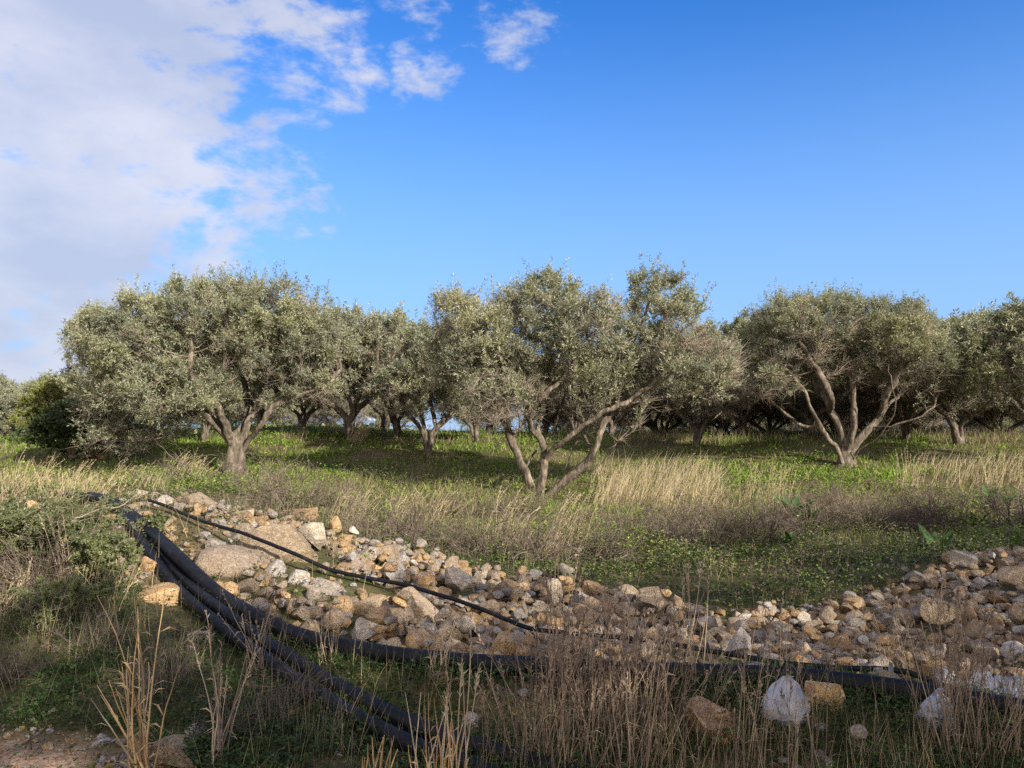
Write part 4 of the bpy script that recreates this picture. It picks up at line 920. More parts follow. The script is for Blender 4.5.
def sack(cx, cy, r, h_, seed, label):
    V, F = ICO[5]; V = V.copy(); rg = np.random.default_rng(seed); a = np.arctan2(V[:, 1], V[:, 0]); t = (V[:, 2] + 1) / 2
    prof = np.interp(t, [0, .12, .3, .55, .75, .88, .95, 1], [.75, 1.0, .98, .80, .50, .26, .12, .17])
    fold = 1 + .13 * np.abs(np.sin(a * 3.5 + t * 2 + 1)) * t ** .7 - .10 * np.abs(np.sin(a * 6 + 2 * np.sin(t * 5) + n3(V, .5, 3) * 4)) * t + n3(V, .7, seed) * .45 - np.abs(n3(V, .4, seed + 1)) * .18
    rad = prof * fold * r
    P = np.stack([np.cos(a) * rad * 1.1 + t ** 2 * .035, np.sin(a) * rad * .85, t * h_ + n3(V, .4, seed + 5) * .05], 1)
    o = mesh_np('plastic_bag', P + np.array([cx, cy, h1(cx, cy) - .02]), F, M_PLASTIC, smooth=True); return tag(o, label, 'plastic bag')
p5 = at(925, 722, 3.85); sack(p5.x, p5.y, .085, .18, 9, 'smaller crumpled white bag sitting on clover below the fat pipe, left of the torn sheet')
p4 = at(777, 716, 3.95); sack(p4.x, p4.y, .105, .235, 4, 'tied bulging white plastic bag lying in weeds below the fat pipe')

# ------------------------------------------------------------------ grass blades
def blades(x, y, h, w, colr, lean=(0, 0), leanv=.3, curve=.5, nseg=3, seed=0, z=None, tipcol=None):
    rg = np.random.default_rng(seed); n = len(x); z = H(x, y) if z is None else z
    ph = rg.uniform(0, 2 * math.pi, n); dx = lean[0] + np.cos(ph) * leanv * rg.random(n); dy = lean[1] + np.sin(ph) * leanv * rg.random(n)
    sa = rg.uniform(0, math.pi, n); sx, sy = np.cos(sa), np.sin(sa); rows = []
    for k in range(nseg + 1):
        t = k / nseg; zz = z - .01 + h * t * (1 - .25 * curve * t * np.hypot(dx, dy)); off = (t * .45 + curve * t * t) * h
        cx, cy_ = x + dx * off, y + dy * off; ww = w * (1 - t * .92) * .5
        rows.append(np.stack([cx - sx * ww, cy_ - sy * ww, zz], 1)); rows.append(np.stack([cx + sx * ww, cy_ + sy * ww, zz], 1))
    V = np.stack(rows, 1).reshape(-1, 3); m = 2 * (nseg + 1); b = np.arange(n)[:, None] * m
    F = np.concatenate([b + np.array([[2 * k, 2 * k + 1, 2 * k + 3, 2 * k + 2]]) for k in range(nseg)])
    cc = np.asarray(colr); cc = np.repeat(cc[:, None, :], m, 1)
    if tipcol is not None: tt = np.repeat(np.arange(nseg + 1) / nseg, 2)[None, :, None]; cc = cc * (1 - tt) + np.asarray(tipcol) * tt
    return V, F, cc.reshape(-1, 3)
def join(parts):
    V, F, C = [], [], []; b = 0
    for v, f, c in parts: V.append(v); F.append(f + b); C.append(c); b += len(v)
    return np.concatenate(V), np.concatenate(F), np.concatenate(C)
def tints(n, cols, jit=.25, seed=0):
    rg = np.random.default_rng(seed); c = np.array(cols)[rg.integers(0, len(cols), n)]; return c * (1 + rg.uniform(-jit, jit, (n, 1)))
GREEN = [(.13, .22, .03), (.18, .29, .04), (.09, .16, .03), (.24, .32, .06)]; STRAW = [(.46, .38, .22), (.38, .31, .17), (.55, .47, .30), (.32, .25, .14)]
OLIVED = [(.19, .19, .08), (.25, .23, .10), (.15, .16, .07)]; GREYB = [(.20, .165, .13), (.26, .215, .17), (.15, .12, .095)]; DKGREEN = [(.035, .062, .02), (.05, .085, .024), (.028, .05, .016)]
def scatter(n, y0, y1, seed, spread=.78, extra=2.0, p=2.0):
    rg = np.random.default_rng(seed); u = rg.random(n)
    y = 1 / (1 / y0 + u * (1 / y1 - 1 / y0)); x = rg.uniform(-1, 1, n) * (y * spread + extra); return x, y
def thin(x, y, prob, seed):
    k = np.random.default_rng(seed).random(len(x)) < prob; return x[k], y[k]
def boxmask(x, y, px0, px1, r0, r1, soft=20):
    """soft patch on the ground given by where it lies in the field"""
    X_ = 512 + x / y * FPX; Z_ = H0(x, y); R_ = HOR + (CAM_H - Z_) / y * FPX
    return sstep(px0 - soft, px0 + soft, X_) * (1 - sstep(px1 - soft, px1 + soft, X_)) * sstep(r0 - 6, r0 + 6, R_) * (1 - sstep(r1 - 6, r1 + 6, R_))
parts = []
# short green ground cover of the grove
x, y = scatter(230000, 10.0, 70, 1)
patchy = sstep(.42, .58, fbm(x, y, 3.4, 101))
g = (.3 + .7 * patchy) * np.clip(boxmask(x, y, 180, 500, 395, 476) * .9 + boxmask(x, y, 690, 930, 395, 488) * .95 + boxmask(x, y, 480, 640, 395, 465) * .8 + boxmask(x, y, -100, 60, 300, 455) * .7 + boxmask(x, y, 520, 640, 475, 512) * .6 + boxmask(x, y, 140, 330, 440, 500) * .7, 0, 1)
gn = sstep(.38, .56, fbm(x, y, 2.0, 21))
k = np.random.default_rng(3).random(len(x)) < np.clip(g * (.45 + .55 * gn) + .16 * gn, 0, 1)
xa, ya = x[k], y[k]; n = len(xa); hh = np.random.default_rng(4).uniform(.04, .12, n) * (.3 + 1.9 * sstep(.3, .7, fbm(xa, ya, .7, 4)))
parts.append(blades(xa, ya, hh, .012 + ya * .0009, tints(n, GREEN, .25, 5), leanv=1.2, curve=.5, nseg=2, seed=6))
# olive drab mixed short grass everywhere else
xa, ya = x[~k], y[~k]; xa, ya = xa[:95000], ya[:95000]; n = len(xa)
mixn = fbm(xa, ya, 1.3, 33)[:, None]; c = tints(n, OLIVED + [(.17, .20, .06), (.20, .17, .11)], .4, 7) * (1 - sstep(.45, .75, mixn)) + tints(n, [(.30, .26, .13), (.24, .19, .12), (.26, .26, .10)], .3, 8) * sstep(.45, .75, mixn)
parts.append(blades(xa, ya, np.random.default_rng(5).uniform(.04, .15, n) * (.35 + 1.5 * sstep(.3, .7, fbm(xa, ya, .45, 77))), .006 + ya * .0006, c, lean=(.12, 0), leanv=.8, curve=.6, nseg=2, seed=9))
def forbs(x, y, hz, per, size, cols, seed):
    rg = np.random.default_rng(seed); n = len(x); P0 = np.stack([x, y, H(x, y) + hz], 1); th = rg.uniform(0, 6.28, (n, per)); ax = np.stack([np.cos(th), np.sin(th), rg.uniform(-.5, .8, (n, per))], -1); ax /= np.linalg.norm(ax, axis=-1)[..., None]
    sd = np.cross(ax, np.array([0, 0, 1.]) + rg.normal(0, .4, (n, per, 3))); sd /= np.linalg.norm(sd, axis=-1)[..., None]; L_ = (size[:, None] * rg.uniform(.6, 1.3, (n, per)))[..., None]; a = P0[:, None] + ax * .002
    V = np.stack([a, a + ax * L_ * .6 + sd * L_ * .4, a + ax * L_, a + ax * L_ * .6 - sd * L_ * .4], 2).reshape(-1, 3); return V, np.arange(len(V)).reshape(-1, 4), np.repeat(tints(n, cols, .35, seed + 1), per * 4, 0)
x, y = scatter(150000, 9.5, 45, 81)
g = np.clip(boxmask(x, y, 180, 500, 395, 480) * .8 + boxmask(x, y, 690, 930, 395, 492) * 1.0 + boxmask(x, y, 480, 640, 395, 470) * .7 + boxmask(x, y, 520, 640, 475, 515) * .8 + boxmask(x, y, 140, 330, 440, 505) * .7 + .34, 0, 1) * sstep(.38, .55, fbm(x, y, 1.1, 83))
g = g * (.35 + .65 * sstep(.42, .58, fbm(x, y, 3.4, 101)));  k = np.random.default_rng(82).random(len(x)) < g; xa, ya = x[k], y[k]; n = len(xa)
parts.append(forbs(xa, ya, np.random.default_rng(83).uniform(.02, .12, n) * (.4 + 3.0 * sstep(.45, .75, fbm(xa, ya, .6, 85))), 3, .016 + ya * .0016, GREEN + [(.16, .25, .03)], 84))
x, y = scatter(110000, 8.6, 20, 87); k = np.random.default_rng(88).random(len(x)) < sstep(.42, .6, fbm(x, y, .8, 89)) * 1.0; xa, ya = x[k], y[k]; n = len(xa)
parts.append(forbs(xa, ya, np.random.default_rng(83).uniform(.02, .10, n) * (.4 + 3.0 * sstep(.45, .75, fbm(xa, ya, .5, 91))), 3, .012 + ya * .0013, OLIVED + [(.13, .19, .05), (.11, .17, .04), (.22, .19, .15), (.08, .12, .03)], 90))
V, F, C = join(parts); o = mesh_np('grass', V, F, M_BLADE, colors=C); tag(o, 'short green and olive drab grass covering the floor of the grove', 'grass', kind='stuff')
# straw
parts = []
x, y = scatter(190000, 9.0, 45, 12)
s_ = np.clip(boxmask(x, y, 590, 722, 470, 514, 12) * .8 + boxmask(x, y, 320, 450, 475, 508) * .3 + boxmask(x, y, -200, 175, 462, 510, 30) * .35 + boxmask(x, y, 905, 1200, 462, 492) * .5 + boxmask(x, y, 730, 800, 480, 520) * .2 + boxmask(x, y, 315, 365, 430, 446) * .4 + .015 * (y < 24) , 0, 1) * (.12 + .88 * sstep(.42, .62, fbm(x, y, .7, 17))) * np.where(boxmask(x, y, 590, 722, 470, 514, 12) + .6 * boxmask(x, y, 905, 1200, 462, 492) > .3, .8, .33)
k = np.random.default_rng(13).random(len(x)) < s_; xa, ya = x[k], y[k]; n = len(xa)
big = np.clip(boxmask(xa, ya, 588, 728, 462, 512) + boxmask(xa, ya, 905, 1200, 458, 492) * .7, 0, 1); hh = (np.random.default_rng(14).uniform(.10, .34, n) * (.5 + fbm(xa, ya, .4, 71)) + big * .36)
sm = np.clip(big + sstep(.4, .6, fbm(xa, ya, 1.2, 103)), 0, 1)[:, None]
parts.append(blades(xa, ya, hh * (.6 + .4 * sm[:, 0]), .0035 + ya * .00045, tints(n, STRAW, .25, 15) * 1.12 * sm + tints(n, OLIVED + GREYB, .3, 104) * (1 - sm), tipcol=None if False else np.array([.50, .43, .30])[None, None] * sm[:, None] + np.array([.2, .18, .1])[None, None] * (1 - sm[:, None]), lean=(.42, .0), leanv=.6, curve=.6, nseg=3, seed=16))
# grey brown dead weeds belt between ridge and field, and over the right hand field
x, y = scatter(120000, 8.3, 24, 22)
s_ = np.clip(boxmask(x, y, 150, 660, 498, 560, 30) * .5 + boxmask(x, y, 700, 1300, 485, 545, 30) * .5 + .03, 0, 1) * .95 * (.25 + .75 * sstep(.35, .6, fbm(x, y, .9, 27)))
k = np.random.default_rng(23).random(len(x)) < s_; xa, ya = x[k], y[k]; n = len(xa)
parts.append(blades(xa, ya, np.random.default_rng(24).uniform(.06, .26, n), .0025 + ya * .0003, tints(n, GREYB, .3, 25), lean=(.1, 0), leanv=.9, curve=.35, nseg=2, seed=26))
# dry wisps on the bank and between the stones
x, y = scatter(22000, 3.4, 9.5, 42, .8, 1.0); dn = np.array([heap_density(a, b) for a, b in zip(x, y)])
k = (np.random.default_rng(43).random(len(x)) < np.clip((1 - dn) * .8, .012, 1) * (.2 + .8 * sstep(.4, .6, fbm(x, y, .5, 47)))) & ~((y < 4.1) & (x < -1.3)); xa, ya = x[k], y[k]; n = len(xa)
parts.append(blades(xa, ya, np.random.default_rng(44).uniform(.10, .38, n), .0035, tints(n, GREYB + STRAW[:2], .3, 45), lean=(.05, 0), leanv=.7, curve=.3, nseg=3, seed=46))
# litter and dead weeds under the crowded trees on the right and along the far edge of the field
x, y = scatter(60000, 21, 46, 62); X_ = 512 + x / y * FPX
k = np.random.default_rng(63).random(len(x)) < (sstep(580, 640, X_) * .75 + .12) * sstep(24, 27, y) * (.3 + .7 * sstep(.35, .55, fbm(x, y, 1.6, 67))); xa, ya = x[k], y[k]; n = len(xa)
parts.append(blades(xa, ya, np.random.default_rng(64).uniform(.12, .5, n), .004 + ya * .0005, tints(n, GREYB + [STRAW[3], OLIVED[0]], .3, 65), lean=(.1, 0), leanv=.8, curve=.4, nseg=2, seed=66))
V, F, C = join(parts); o = mesh_np('dry_grass', V, F, M_BLADE, colors=C); tag(o, 'bleached straw coloured grass and dead weeds in patches', 'grass', kind='stuff')
# low weeds of the foreground: small rounded leaves and thin green blades
x, y = scatter(90000, 3.35, 10.2, 52, .8, .8); dn = np.array([heap_density(a, b) for a, b in zip(x, y)])
ok = (np.random.default_rng(53).random(len(x)) < np.clip(1 - dn, .0, 1) * (.3 + .7 * sstep(.35, .5, fbm(x, y, .6, 57))) + .01) & ~((y + .75 * sstep(-2.2, -.8, x) < 4.0) & (np.random.default_rng(5).random(len(x)) > .03)); xa, ya = x[ok], y[ok]; n = len(xa)
rg = np.random.default_rng(54); z0 = H(xa, ya); hz = rg.uniform(.01, .09, n) * (.4 + 1.2 * fbm(xa, ya, .35, 58)); per = 4
P0 = np.stack([xa, ya, z0 + hz], 1); th = rg.uniform(0, 6.28, (n, per)); ax = np.stack([np.cos(th), np.sin(th), rg.uniform(-.5, .5, (n, per))], -1); ax /= np.linalg.norm(ax, axis=-1)[..., None]
sd = np.cross(ax, np.array([0, 0, 1.]) + rg.normal(0, .3, (n, per, 3))); sd /= np.linalg.norm(sd, axis=-1)[..., None]; L_ = rg.uniform(.010, .022, (n, per, 1))
a = P0[:, None] + ax * .002; V = np.stack([a, a + ax * L_ * .6 + sd * L_ * .45, a + ax * L_, a + ax * L_ * .6 - sd * L_ * .45], 2).reshape(-1, 3)
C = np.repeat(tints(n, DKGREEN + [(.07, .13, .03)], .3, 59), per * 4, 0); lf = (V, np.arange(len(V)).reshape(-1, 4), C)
k = rg.random(n) < .35; xb, yb = xa[k], ya[k]; m = len(xb)
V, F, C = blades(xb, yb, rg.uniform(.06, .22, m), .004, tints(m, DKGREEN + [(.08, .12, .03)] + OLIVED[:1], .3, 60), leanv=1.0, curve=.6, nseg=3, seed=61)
rg = np.random.default_rng(66); x, y = rg.uniform(-3, 7.5, 42000), rg.uniform(6.9, 11, 42000); dn = np.array([heap_density(a, b) for a, b in zip(x, y)]); k = rg.random(len(x)) < (1 - dn) * (.1 + .9 * sstep(.36, .58, fbm(x, y, .55, 68))); xa, ya = x[k], y[k]; n = len(xa)
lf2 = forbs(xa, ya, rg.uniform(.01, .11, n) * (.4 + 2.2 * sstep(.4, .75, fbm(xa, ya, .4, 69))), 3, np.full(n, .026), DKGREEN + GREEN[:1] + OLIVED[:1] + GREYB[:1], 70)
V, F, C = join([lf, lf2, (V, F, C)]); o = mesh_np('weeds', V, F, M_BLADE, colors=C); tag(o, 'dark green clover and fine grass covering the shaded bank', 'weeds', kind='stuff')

# ------------------------------------------------------------------ single plants
def stalk_clump(name, x, y, n, hgt, rad, r0, lean, cols, seed, label, cat='dry stalks', group=None, heads=True, spread=.25, blade_n=0, bent=0.0):
    rg = np.random.default_rng(seed); root = empty(name, (x, y, h1(x, y))); V, F, C = [], [], []; hv, hf_, hc = [], [], []
    for k in range(n):
        a = rg.uniform(0, 6.28); rr = rad * math.sqrt(rg.random()); p = np.array([rr * math.cos(a), rr * math.sin(a), -.02]); h_ = hgt * rg.uniform(.55, 1.05)
        d = np.array([lean[0] + rg.normal(0, spread), lean[1] + rg.normal(0, spread), 1.0]); d /= np.linalg.norm(d); m = 9; pts = [p]
        for q in range(m):
            d = d + rg.normal(0, .055, 3) + np.array([lean[0], lean[1], -.2]) * bent * (q / m) ** 2 * .5; d /= np.linalg.norm(d); pts.append(pts[-1] + d * h_ / m)
        rs = [r0 * (1 - .75 * i / m) * (1.25 if i % 3 == 1 else 1) for i in range(m + 1)]; b = sum(len(v) for v in V)
        tube_chain(V, F, pts, rs, 5, rg); c = np.array(cols[rg.integers(0, len(cols))]) * rg.uniform(.75, 1.2); C.append(np.repeat(c[None], (m + 1) * 5, 0))
        if heads:
            P_ = np.array(pts[-3:]); t = rg.random(16); base = P_[0] * (1 - t[:, None]) + P_[-1] * t[:, None]; v_ = rg.normal(0, .35, (16, 3)) + d * .9; v_ /= np.linalg.norm(v_, axis=1)[:, None]
            s_ = np.cross(v_, rg.normal(0, 1, (16, 3))); s_ /= np.linalg.norm(s_, axis=1)[:, None]; L_ = rg.uniform(.02, .045, (16, 1)) * hgt
            hv.append(np.stack([base, base + v_ * L_ * .5 + s_ * .0035, base + v_ * L_, base + v_ * L_ * .5 - s_ * .0035], 1).reshape(-1, 3)); hc.append(np.repeat(c[None] * 1.1, 64, 0))
        for q in range(int(blade_n)):
            i = rg.integers(0, m - 1); base = pts[i]; v_ = d * .5 + rg.normal(0, .5, 3); v_[2] = abs(v_[2]); v_ /= np.linalg.norm(v_); L_ = rg.uniform(.06, .16) * hgt; s_ = np.cross(v_, rg.normal(0, 1, 3)); s_ /= np.linalg.norm(s_)
            mid = base + v_ * L_ * .5; e = base + v_ * L_ + np.array([0, 0, -.35 * L_]); w_ = r0 * .9
            hv.append(np.array([base, mid + s_ * w_, e, mid - s_ * w_])); hc.append(np.repeat(c[None], 4, 0))
    mesh_np('stems', np.concatenate(V), np.concatenate(F), M_STEM, root, True, np.concatenate(C))
    if hv: v = np.concatenate(hv); mesh_np('seed_heads_and_leaves' if heads else 'leaves', v, np.arange(len(v)).reshape(-1, 4), M_BLADE, root, colors=np.concatenate(hc))  # seed heads and leaf blades of the clump in one mesh
    return tag(root, label, cat, group)
GOLD = [(.52, .37, .17), (.46, .33, .16), (.58, .43, .22)]; DULL = [(.24, .18, .13), (.29, .225, .165), (.20, .15, .11), (.34, .27, .19)]; PALE = [(.47, .40, .28), (.40, .33, .22)]
fg = 'dry stalks in the foreground'
p = at(152, 765, 3.6); stalk_clump('dry_stalks', p.x, p.y, 12, .86, .05, .0055, (-.01, 0), GOLD + [(.36, .26, .14), (.50, .42, .28)], 1, 'thick golden broken stalks standing beside the gravel, leftmost foreground clump', group=fg, heads=False, spread=.11, bent=.9, blade_n=7)
p = at(163, 764, 3.58); stalk_clump('dry_stalks', p.x, p.y, 5, .5, .03, .006, (-.55, 0), GOLD, 2, 'short golden canes splayed left from the foot of the leftmost stalks', group=fg, heads=False, spread=.2, blade_n=1)
p = at(225, 768, 3.65); stalk_clump('dry_stalks', p.x, p.y, 13, .72, .045, .0042, (.03, 0), PALE + DULL[:1], 3, 'slim upright pale stalks between the dark low boulder and the lower pipes', group=fg, spread=.09, blade_n=2)
p = at(378, 790, 3.35); stalk_clump('dry_stalks', p.x, p.y, 14, .34, .07, .0055, (.05, 0), GOLD, 4, 'short cut golden stalks at the bottom edge beneath the lower pipes', group=fg, heads=False, spread=.2, blade_n=2)
p = at(435, 800, 3.28); stalk_clump('dry_stalks', p.x, p.y, 22, .50, .10, .0048, (.0, 0), GOLD + PALE, 5, 'golden stalks at the bottom edge in front of where the lower pipes leave', group=fg, heads=False, spread=.14, blade_n=2)
p = at(462, 800, 3.26); stalk_clump('dry_stalks', p.x, p.y, 6, .88, .05, .0045, (.0, 0), PALE, 6, 'three tall straight pale stems rising across the fat pipe', group=fg, spread=.07, blade_n=2)
for i, (px, py, d, n, hg, rd, lab) in enumerate([(560, 765, 3.75, 52, .80, .17, 'dense brown thicket of thin dead stems at bottom centre'), (622, 765, 3.7, 52, .86, .17, 'dense brown thicket just right of the bottom centre one'), (600, 735, 4.0, 44, .8, .16, 'brown dead stems behind the two dense thickets'),
     (668, 762, 3.8, 22, .75, .13, 'thin brown stems in front of the stout rusty boulder'), (505, 765, 3.8, 22, .55, .13, 'low brown dead stems left of the dense thickets'), (952, 765, 3.65, 42, .80, .12, 'bushy brown dead grass rising in front of the white sheet'), (1005, 775, 3.6, 34, .62, .15, 'tawny dead grass at the bottom right corner'), (930, 745, 3.8, 16, .8, .10, 'thin dead stems left of the bushy brown grass'),
     (800, 772, 3.55, 12, .75, .12, 'wiry dead stems in front of the tied white bag'), (745, 765, 3.6, 16, .7, .10, 'few wiry stems left of the tied white bag')]):
    p = at(px, py, d); stalk_clump('dead_grass_clump', p.x, p.y, n, hg, rd, .0026, (.04, 0), DULL + ([PALE[1]] if i > 4 else []), 30 + i, lab, 'dead grass', 'brown dead grass clumps in the foreground', True, .19, 4, bent=.5)
for i, (px, py, d, n, hg, sp, lab) in enumerate([(765, 640, 4.9, 9, .75, .12, 'few pale tall stems sticking up right of the chalky pointed boulder'), (560, 662, 4.35, 12, .95, .13, 'tall plumed stems crossing the hose at mid ridge'), (685, 668, 4.3, 16, .80, .12, 'plumed grey stems crossing the pipe at the ridge low point'), (440, 668, 4.5, 16, .42, .15, 'thin pale tuft growing against the fat pipe below the tan wedge boulder'),
     (330, 655, 4.9, 16, .42, .15, 'thin pale tuft growing between the fat pipes'), (268, 660, 4.7, 20, .6, .25, 'grey green wiry weed at the left of the lower pipes'), (75, 575, 6.0, 14, .65, .2, 'pale dead grass on top of the left bank'), (12, 560, 6.2, 14, .8, .15, 'pale dead grass at the left edge on the bank'), (890, 650, 4.7, 14, .5, .2, 'brown stems among stones of the right hand heap')]):
    p = at(px, py, d); stalk_clump('dry_grass_clump', p.x, p.y, n, hg, .07, .0028, (.04, 0), PALE + DULL, 60 + i, lab, 'dry grass', 'pale dry grass clumps on the bank', True, sp, 3)
for i, (px, py, d, n, hg, lab) in enumerate([(10, 510, 8.0, 40, .42, 'straw tuft behind the flat topped ochre boulder'), (60, 505, 8.4, 40, .40, 'straw tuft on the bank crest left of the pipes'), (95, 495, 9.2, 40, .42, 'straw tuft right behind the upper end of the pipes'), (35, 570, 6.6, 30, .35, 'straw tuft between the green shrubs on the left bank'), (8, 610, 5.6, 26, .35, 'straw tuft at the left edge halfway down the bank'), (110, 600, 5.8, 26, .3, 'straw tuft beneath the overhanging green shrub')]):
    p = at(px, py, d); stalk_clump('straw_tuft', p.x, p.y, n, hg, .22, .0024, (.15, 0), PALE + STRAW[:2], 160 + i, lab, 'dry grass', 'straw tufts on the left bank', True, .35, 3, bent=.5)
# arching straw plumes in the field
arc = [(120, 478, 13.5, 'arching plumes beside the dark bush at the left end of the field'), (70, 482, 13.0, 'arching plumes above the flat topped ochre boulder'), (175, 474, 15.0, 'arching plumes in front of the left tree shade'), (30, 476, 14.5, 'straw plumes near the left edge above the bank'), (250, 488, 12.5, 'lone bent plume right of the stout dark trunk'),
       (345, 500, 11.5, 'leaning straw plumes on the field left of centre'), (400, 492, 12.5, 'leaning straw plumes below the small dark olive'), (440, 486, 13.0, 'straw plumes left of the middle tree foot'), (500, 520, 10.2, 'tall windblown plumes in front of the middle tree'), (560, 530, 9.6, 'tall windblown plumes just behind the ridge crest'), (610, 492, 15.6, 'pale plume clump at the left end of the tall grass patch'),
       (650, 494, 15.6, 'pale plume clump in the middle of the tall grass patch'), (690, 496, 15.8, 'pale plume clump at the right end of the tall grass patch'), (745, 496, 15.0, 'lone straw plume clump on the field between the middle and vase shaped trees'), (775, 500, 14.5, 'thin straw plume clump left of the green mound'), (905, 482, 17.0, 'straw plume clump right of the vase shaped tree'), (985, 484, 17.0, 'upright straw plumes near the right edge'), (1015, 484, 17.5, 'upright straw plumes cut by the right edge'), (185, 500, 11.0, 'short straw plume on the field above the bank crest'), (355, 440, 26.2, 'straw tuft at the foot of the pale splayed olive trunk')]
for i, (px, py, d, lab) in enumerate(arc):
    up = d > 14 and px > 500; x = at(px, 0, d).x
    stalk_clump('straw_plume_clump', x, d, 26 if px != 355 else 60, (.95 if up else .85) * (1.1 if px in (500, 560) else .8 if px in (185, 400, 440) else 1), .30, .0022 + d * .00018, (.22 if up else .38, 0), PALE + STRAW[:2], 90 + i, lab, 'tall grass', 'straw plume clumps in the field', True, .16, 4, bent=.7 if not up else .3)
# grey dead scrub
def scrub_me(seed, n=46, hgt=.5, rad=.42):
    rg = np.random.default_rng(seed); V, F, C = [], [], []
    for k in range(n):
        a = rg.uniform(0, 6.28); el = rg.uniform(.25, 1.4); d = np.array([math.cos(a) * math.cos(el), math.sin(a) * math.cos(el), math.sin(el)]); p = np.array([math.cos(a) * .05, math.sin(a) * .05, 0])
        st = [(p, d, hgt * rg.uniform(.7, 1.1), .006, 0)]
        while st:
            p0, d0, l0, r0, lv = st.pop(); pts = [p0]; dd = d0; m = 5
            for q in range(m): dd = dd + rg.normal(0, .14, 3); dd /= np.linalg.norm(dd); pts.append(pts[-1] + dd * l0 / m)
            tube_chain(V, F, pts, [r0 * (1 - .7 * i / m) for i in range(m + 1)], 3, rg); c = np.array(GREYB[rg.integers(0, 3)]) * rg.uniform(.5, 1.0); C.append(np.repeat(c[None], (m + 1) * 3, 0))
            if lv < 2:
                for q in range(3 if lv == 0 else 3): i = rg.integers(1, m + 1); v = dd + rg.normal(0, .6, 3); v /= np.linalg.norm(v); st.append((pts[i], v, l0 * .5, r0 * .6, lv + 1))
    o = mesh_np('dry_shrub', np.concatenate(V), np.concatenate(F), M_STEM, smooth=True, colors=np.concatenate(C), link=False); me = o.data; bpy.data.objects.remove(o); return me
SC = [scrub_me(s) for s in (1, 2, 3)]
scr = [(205, 505, 10.5, 1.1, 'grey dead shrub behind the bank crest left of the biggest boulder'), (262, 510, 10.0, 1.0, 'grey dead shrub behind the tan crest boulder'), (395, 535, 9.0, 1.3, 'large grey thorny shrub behind the ridge left of centre'), (435, 530, 9.3, 1.2, 'grey thorny shrub right of the large thorny one'), (350, 520, 10.0, 1.0, 'grey dead shrub behind the small upright orange stone'),
       (490, 545, 8.9, 1.1, 'brown grey shrub at centre behind the ridge crest'), (530, 550, 8.8, 1.1, 'brown grey shrub behind the pointed grey crest stone'), (595, 545, 9.5, 1.1, 'brown grey shrub with windblown stems behind the ridge'), (665, 532, 10.5, 1.2, 'dark purplish shrub below the tall grass patch'), (705, 535, 10.5, 1.1, 'dark dead shrub right of the purplish one'),
       (800, 520, 11.5, 1.2, 'mauve grey dead shrub below the green mound'), (850, 515, 12.5, 1.2, 'mauve grey dead shrub under the vase shaped tree'), (760, 540, 10.5, 1.0, 'low brown shrub in the shade right of centre'), (935, 512, 12.5, 1.3, 'mauve grey dead shrub left of the strap leaved plants'), (890, 520, 12.0, 1.1, 'brown dead shrub behind the right hand heap'), (1010, 525, 12.0, 1.2, 'grey dead shrub near the right edge behind the heap'), (25, 625, 5.4, .6, 'small brown dead shrub low on the left bank'), (300, 700, 4.3, .45, 'small wiry grey shrub beneath the lower pipes'), (45, 600, 5.9, .8, 'brown dead shrub among the green ones on the left bank'), (100, 650, 4.9, .45, 'wiry dead shrub right of the low green one on the left bank'), (15, 690, 4.5, .45, 'small dead shrub above the gravel at the left edge'), (170, 690, 4.4, .5, 'small dead shrub between the leftmost golden stalks and the slim stalks'), (240, 720, 4.0, .4, 'small dead shrub behind the slim upright stalks'), (560, 700, 4.3, .5, 'dead shrub inside the brown stem thicket')]
_fl = [(237, 'the stout dark trunk'), (427, 'the small dark olive'), (540, 'the middle tree foot'), (655, 'the tall grass patch'), (790, 'the strap leaved plant mid field'), (845, 'the vase shaped tree'), (985, 'the bright strap leaved plant')]
_rg = np.random.default_rng(505)
for q_, px_ in enumerate([150, 290, 330, 372, 462, 515, 575, 625, 688, 735, 775, 822, 868, 905, 955, 1000]):
    d_ = _rg.uniform(9.6, 14.5); r_ = min(_fl, key=lambda v: abs(v[0] - px_)); dx_ = px_ - r_[0]
    scr.append((px_, 0, d_, _rg.uniform(.7, 1.15), f"{['mauve', 'ash grey', 'brownish', 'pale grey'][q_ % 4]} twiggy dead shrub on the field, {'below' if abs(dx_) < 14 else 'right of' if dx_ > 0 else 'left of'} {r_[1]}"))
for i, (px, py, d, sc, lab) in enumerate(scr):
    x = at(px, 0, d).x; o = bpy.data.objects.new('dry_shrub', SC[i % 3]); col.objects.link(o); o.location = (x, d, h1(x, d) - .02); o.scale = (sc * 1.2, sc * 1.2, sc); o.rotation_euler = (0, 0, i * 1.7); tag(o, lab, 'shrub', 'grey dead shrubs')
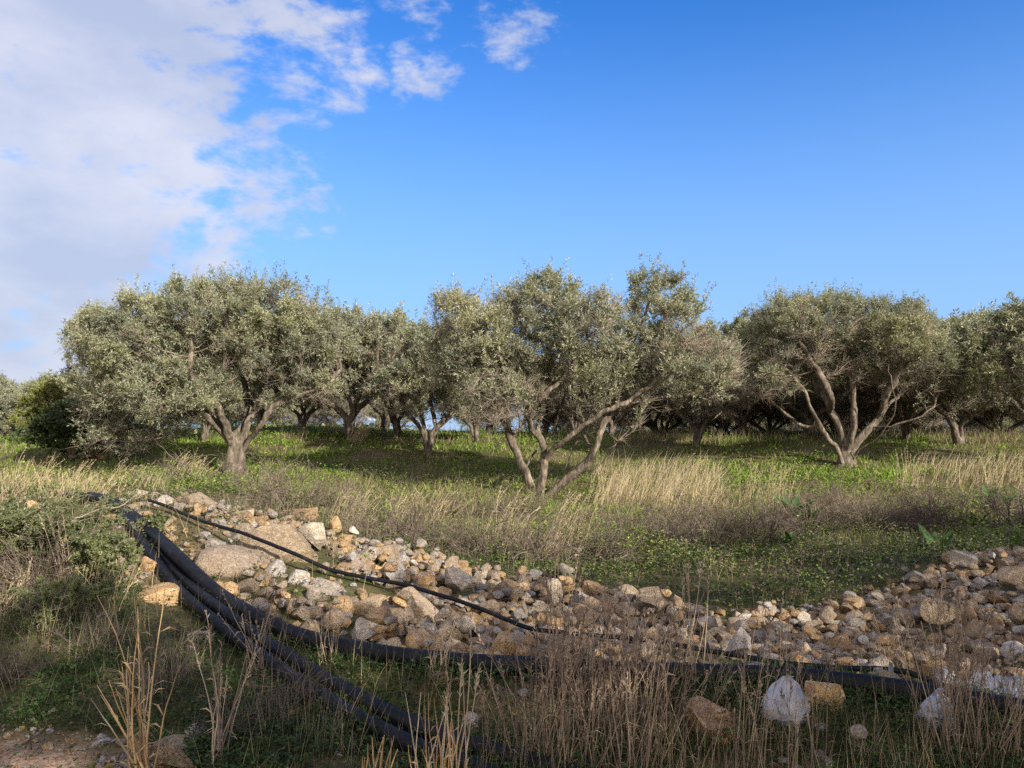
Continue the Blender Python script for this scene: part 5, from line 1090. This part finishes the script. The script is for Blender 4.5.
# broad strap leaved plants
def squill(x, y, n, L, seed, label):
    rg = np.random.default_rng(seed); V, F = [], []; b = 0
    for k in range(n):
        a = rg.uniform(0, 6.28); el = rg.uniform(.7, 1.35); l = L * rg.uniform(.7, 1.1); w = L * .11; m = 6; u = np.array([math.cos(a), math.sin(a), 0]); s = np.array([-math.sin(a), math.cos(a), 0]); p = u * .02; rows = []
        for q in range(m + 1):
            t = q / m; ww = w * math.sin(math.pi * min(1, .25 + t * .75)) ** .7 if t < 1 else .002; nrm = np.array([-math.sin(el) * u[0], -math.sin(el) * u[1], math.cos(el)])
            rows += [p - s * ww, p - nrm * ww * .25, p + s * ww]; p = p + (u * math.cos(el) + np.array([0, 0, 1]) * math.sin(el)) * l / m; el -= .14
        V.append(np.array(rows)); 
        for q in range(m): F += [[b + q * 3, b + q * 3 + 1, b + q * 3 + 4, b + q * 3 + 3], [b + q * 3 + 1, b + q * 3 + 2, b + q * 3 + 5, b + q * 3 + 4]]
        b += (m + 1) * 3
    o = mesh_np('strap_leaved_plant', np.concatenate(V), np.array(F), M_SQUILL, smooth=True); o.location = (x, y, h1(x, y) - .01); return tag(o, label, 'plant', 'green strap leaved plants')
for i, (px, d, n, L, lab) in enumerate([(932, 9.6, 12, .34, 'dark broad leaved rosette at the back foot of the right hand heap'), (790, 13.2, 14, .42, 'green strap leaved plant in the middle of the right field'), (805, 12.8, 9, .34, 'smaller strap leaved plant touching the one in the right field'), (985, 14.5, 14, .42, 'bright strap leaved plant below the upright straw near the right edge'), (998, 14.2, 8, .36, 'smaller bright strap leaved plant beside the one near the right edge'), (788, 10.4, 8, .28, 'shaded strap leaved plant low behind the ridge'), (972, 12.2, 9, .28, 'small leafy rosette between dead shrubs and the right hand heap')]):
    squill(at(px, 0, d).x, d, n, L * 1.45, 200 + i, lab)
# leafy shrubs
def leafy(name, x, y, w, h_, d, natt, ns, mat, L, W, seed, label, cat='shrub', zoff=0, lobes=None, per=14):
    rg = np.random.default_rng(seed)
    lobes = lobes or [((0, 0, h_ * .5), (w * .42, d * .42, h_ * .48))] + [((rg.uniform(-.35, .35) * w, rg.uniform(-.3, .3) * d, h_ * rg.uniform(.35, .75)), (w * .25, d * .25, h_ * .28)) for k in range(5)]
    limbs = [(-1, 0, [(rg.uniform(-.2, .2) * w, rg.uniform(-.2, .2) * d, h_ * .2), (rg.uniform(-.35, .35) * w, rg.uniform(-.3, .3) * d, h_ * .5)]) for k in range(5)]
    P, par = grow_tree(seed, limbs, lobes, natt, D=max(.05, h_ * .045), di=h_, dk=max(.07, h_ * .07), zmin=.02, shell=.1); r, dep = tree_radii(P, par, h_ * .022, .002)
    root = empty(name, (x, y, h1(x, y) - .02 + zoff)); V, F = wood_mesh(P, par, r, seed); mesh_np('stems', V, F, M_TWIG, root, smooth=True)
    o, dd, ln = shoots(P, par, dep, seed + 2, ns, (h_ * .04, h_ * .12), dmax=5); V, F = leaf_mesh(o, dd, ln, per, L, W, seed + 3); mesh_np('leaves', V, F, mat, root); return tag(root, label, cat)
p = at(52, 592, 6.3); leafy('green_shrub', p.x, p.y, 1.15, .72, 1.1, 800, 2600, M_BUSH, .026, .011, 301, 'fresh green small leaved shrub overhanging the start of the pipes')
p = at(112, 592, 5.95); leafy('green_shrub', p.x, p.y, .62, .50, .5, 260, 900, M_BUSH, .026, .011, 307, 'bright leafy green shrub on the slope just left of where the pipes bend down')
p = at(20, 590, 6.3); leafy('green_shrub', p.x, p.y, 1.1, .60, .9, 500, 1100, M_BUSH, .024, .009, 302, 'sparser green shrub spilling down the bank at the left edge')
p = at(60, 640, 5.2); leafy('green_shrub', p.x, p.y, .8, .38, .6, 300, 800, M_BUSH, .02, .007, 303, 'low green shrub in the shade at the foot of the left bank')
p = at(158, 520, 7.2); leafy('green_shrub', p.x, p.y, .42, .34, .3, 160, 420, M_BUSH, .024, .010, 304, 'small green sprig leaning over the two pipes at the bank top')
leafy('evergreen_bush', at(84, 0, 21.5).x, 21.5, 3.2, 1.75, 2.6, 1500, 4600, M_DARKLEAF, .075, .035, 305, 'dark dense evergreen bush at the left foot of the big left olive', 'bush')
leafy('yellow_leaved_shrub', at(62, 0, 26).x, 26, 2.6, 2.35, 2.2, 800, 2600, M_YELLOWLEAF, .08, .035, 306, 'yellow green leaved shrub peeping above the dark evergreen bush', 'shrub')
print('done')
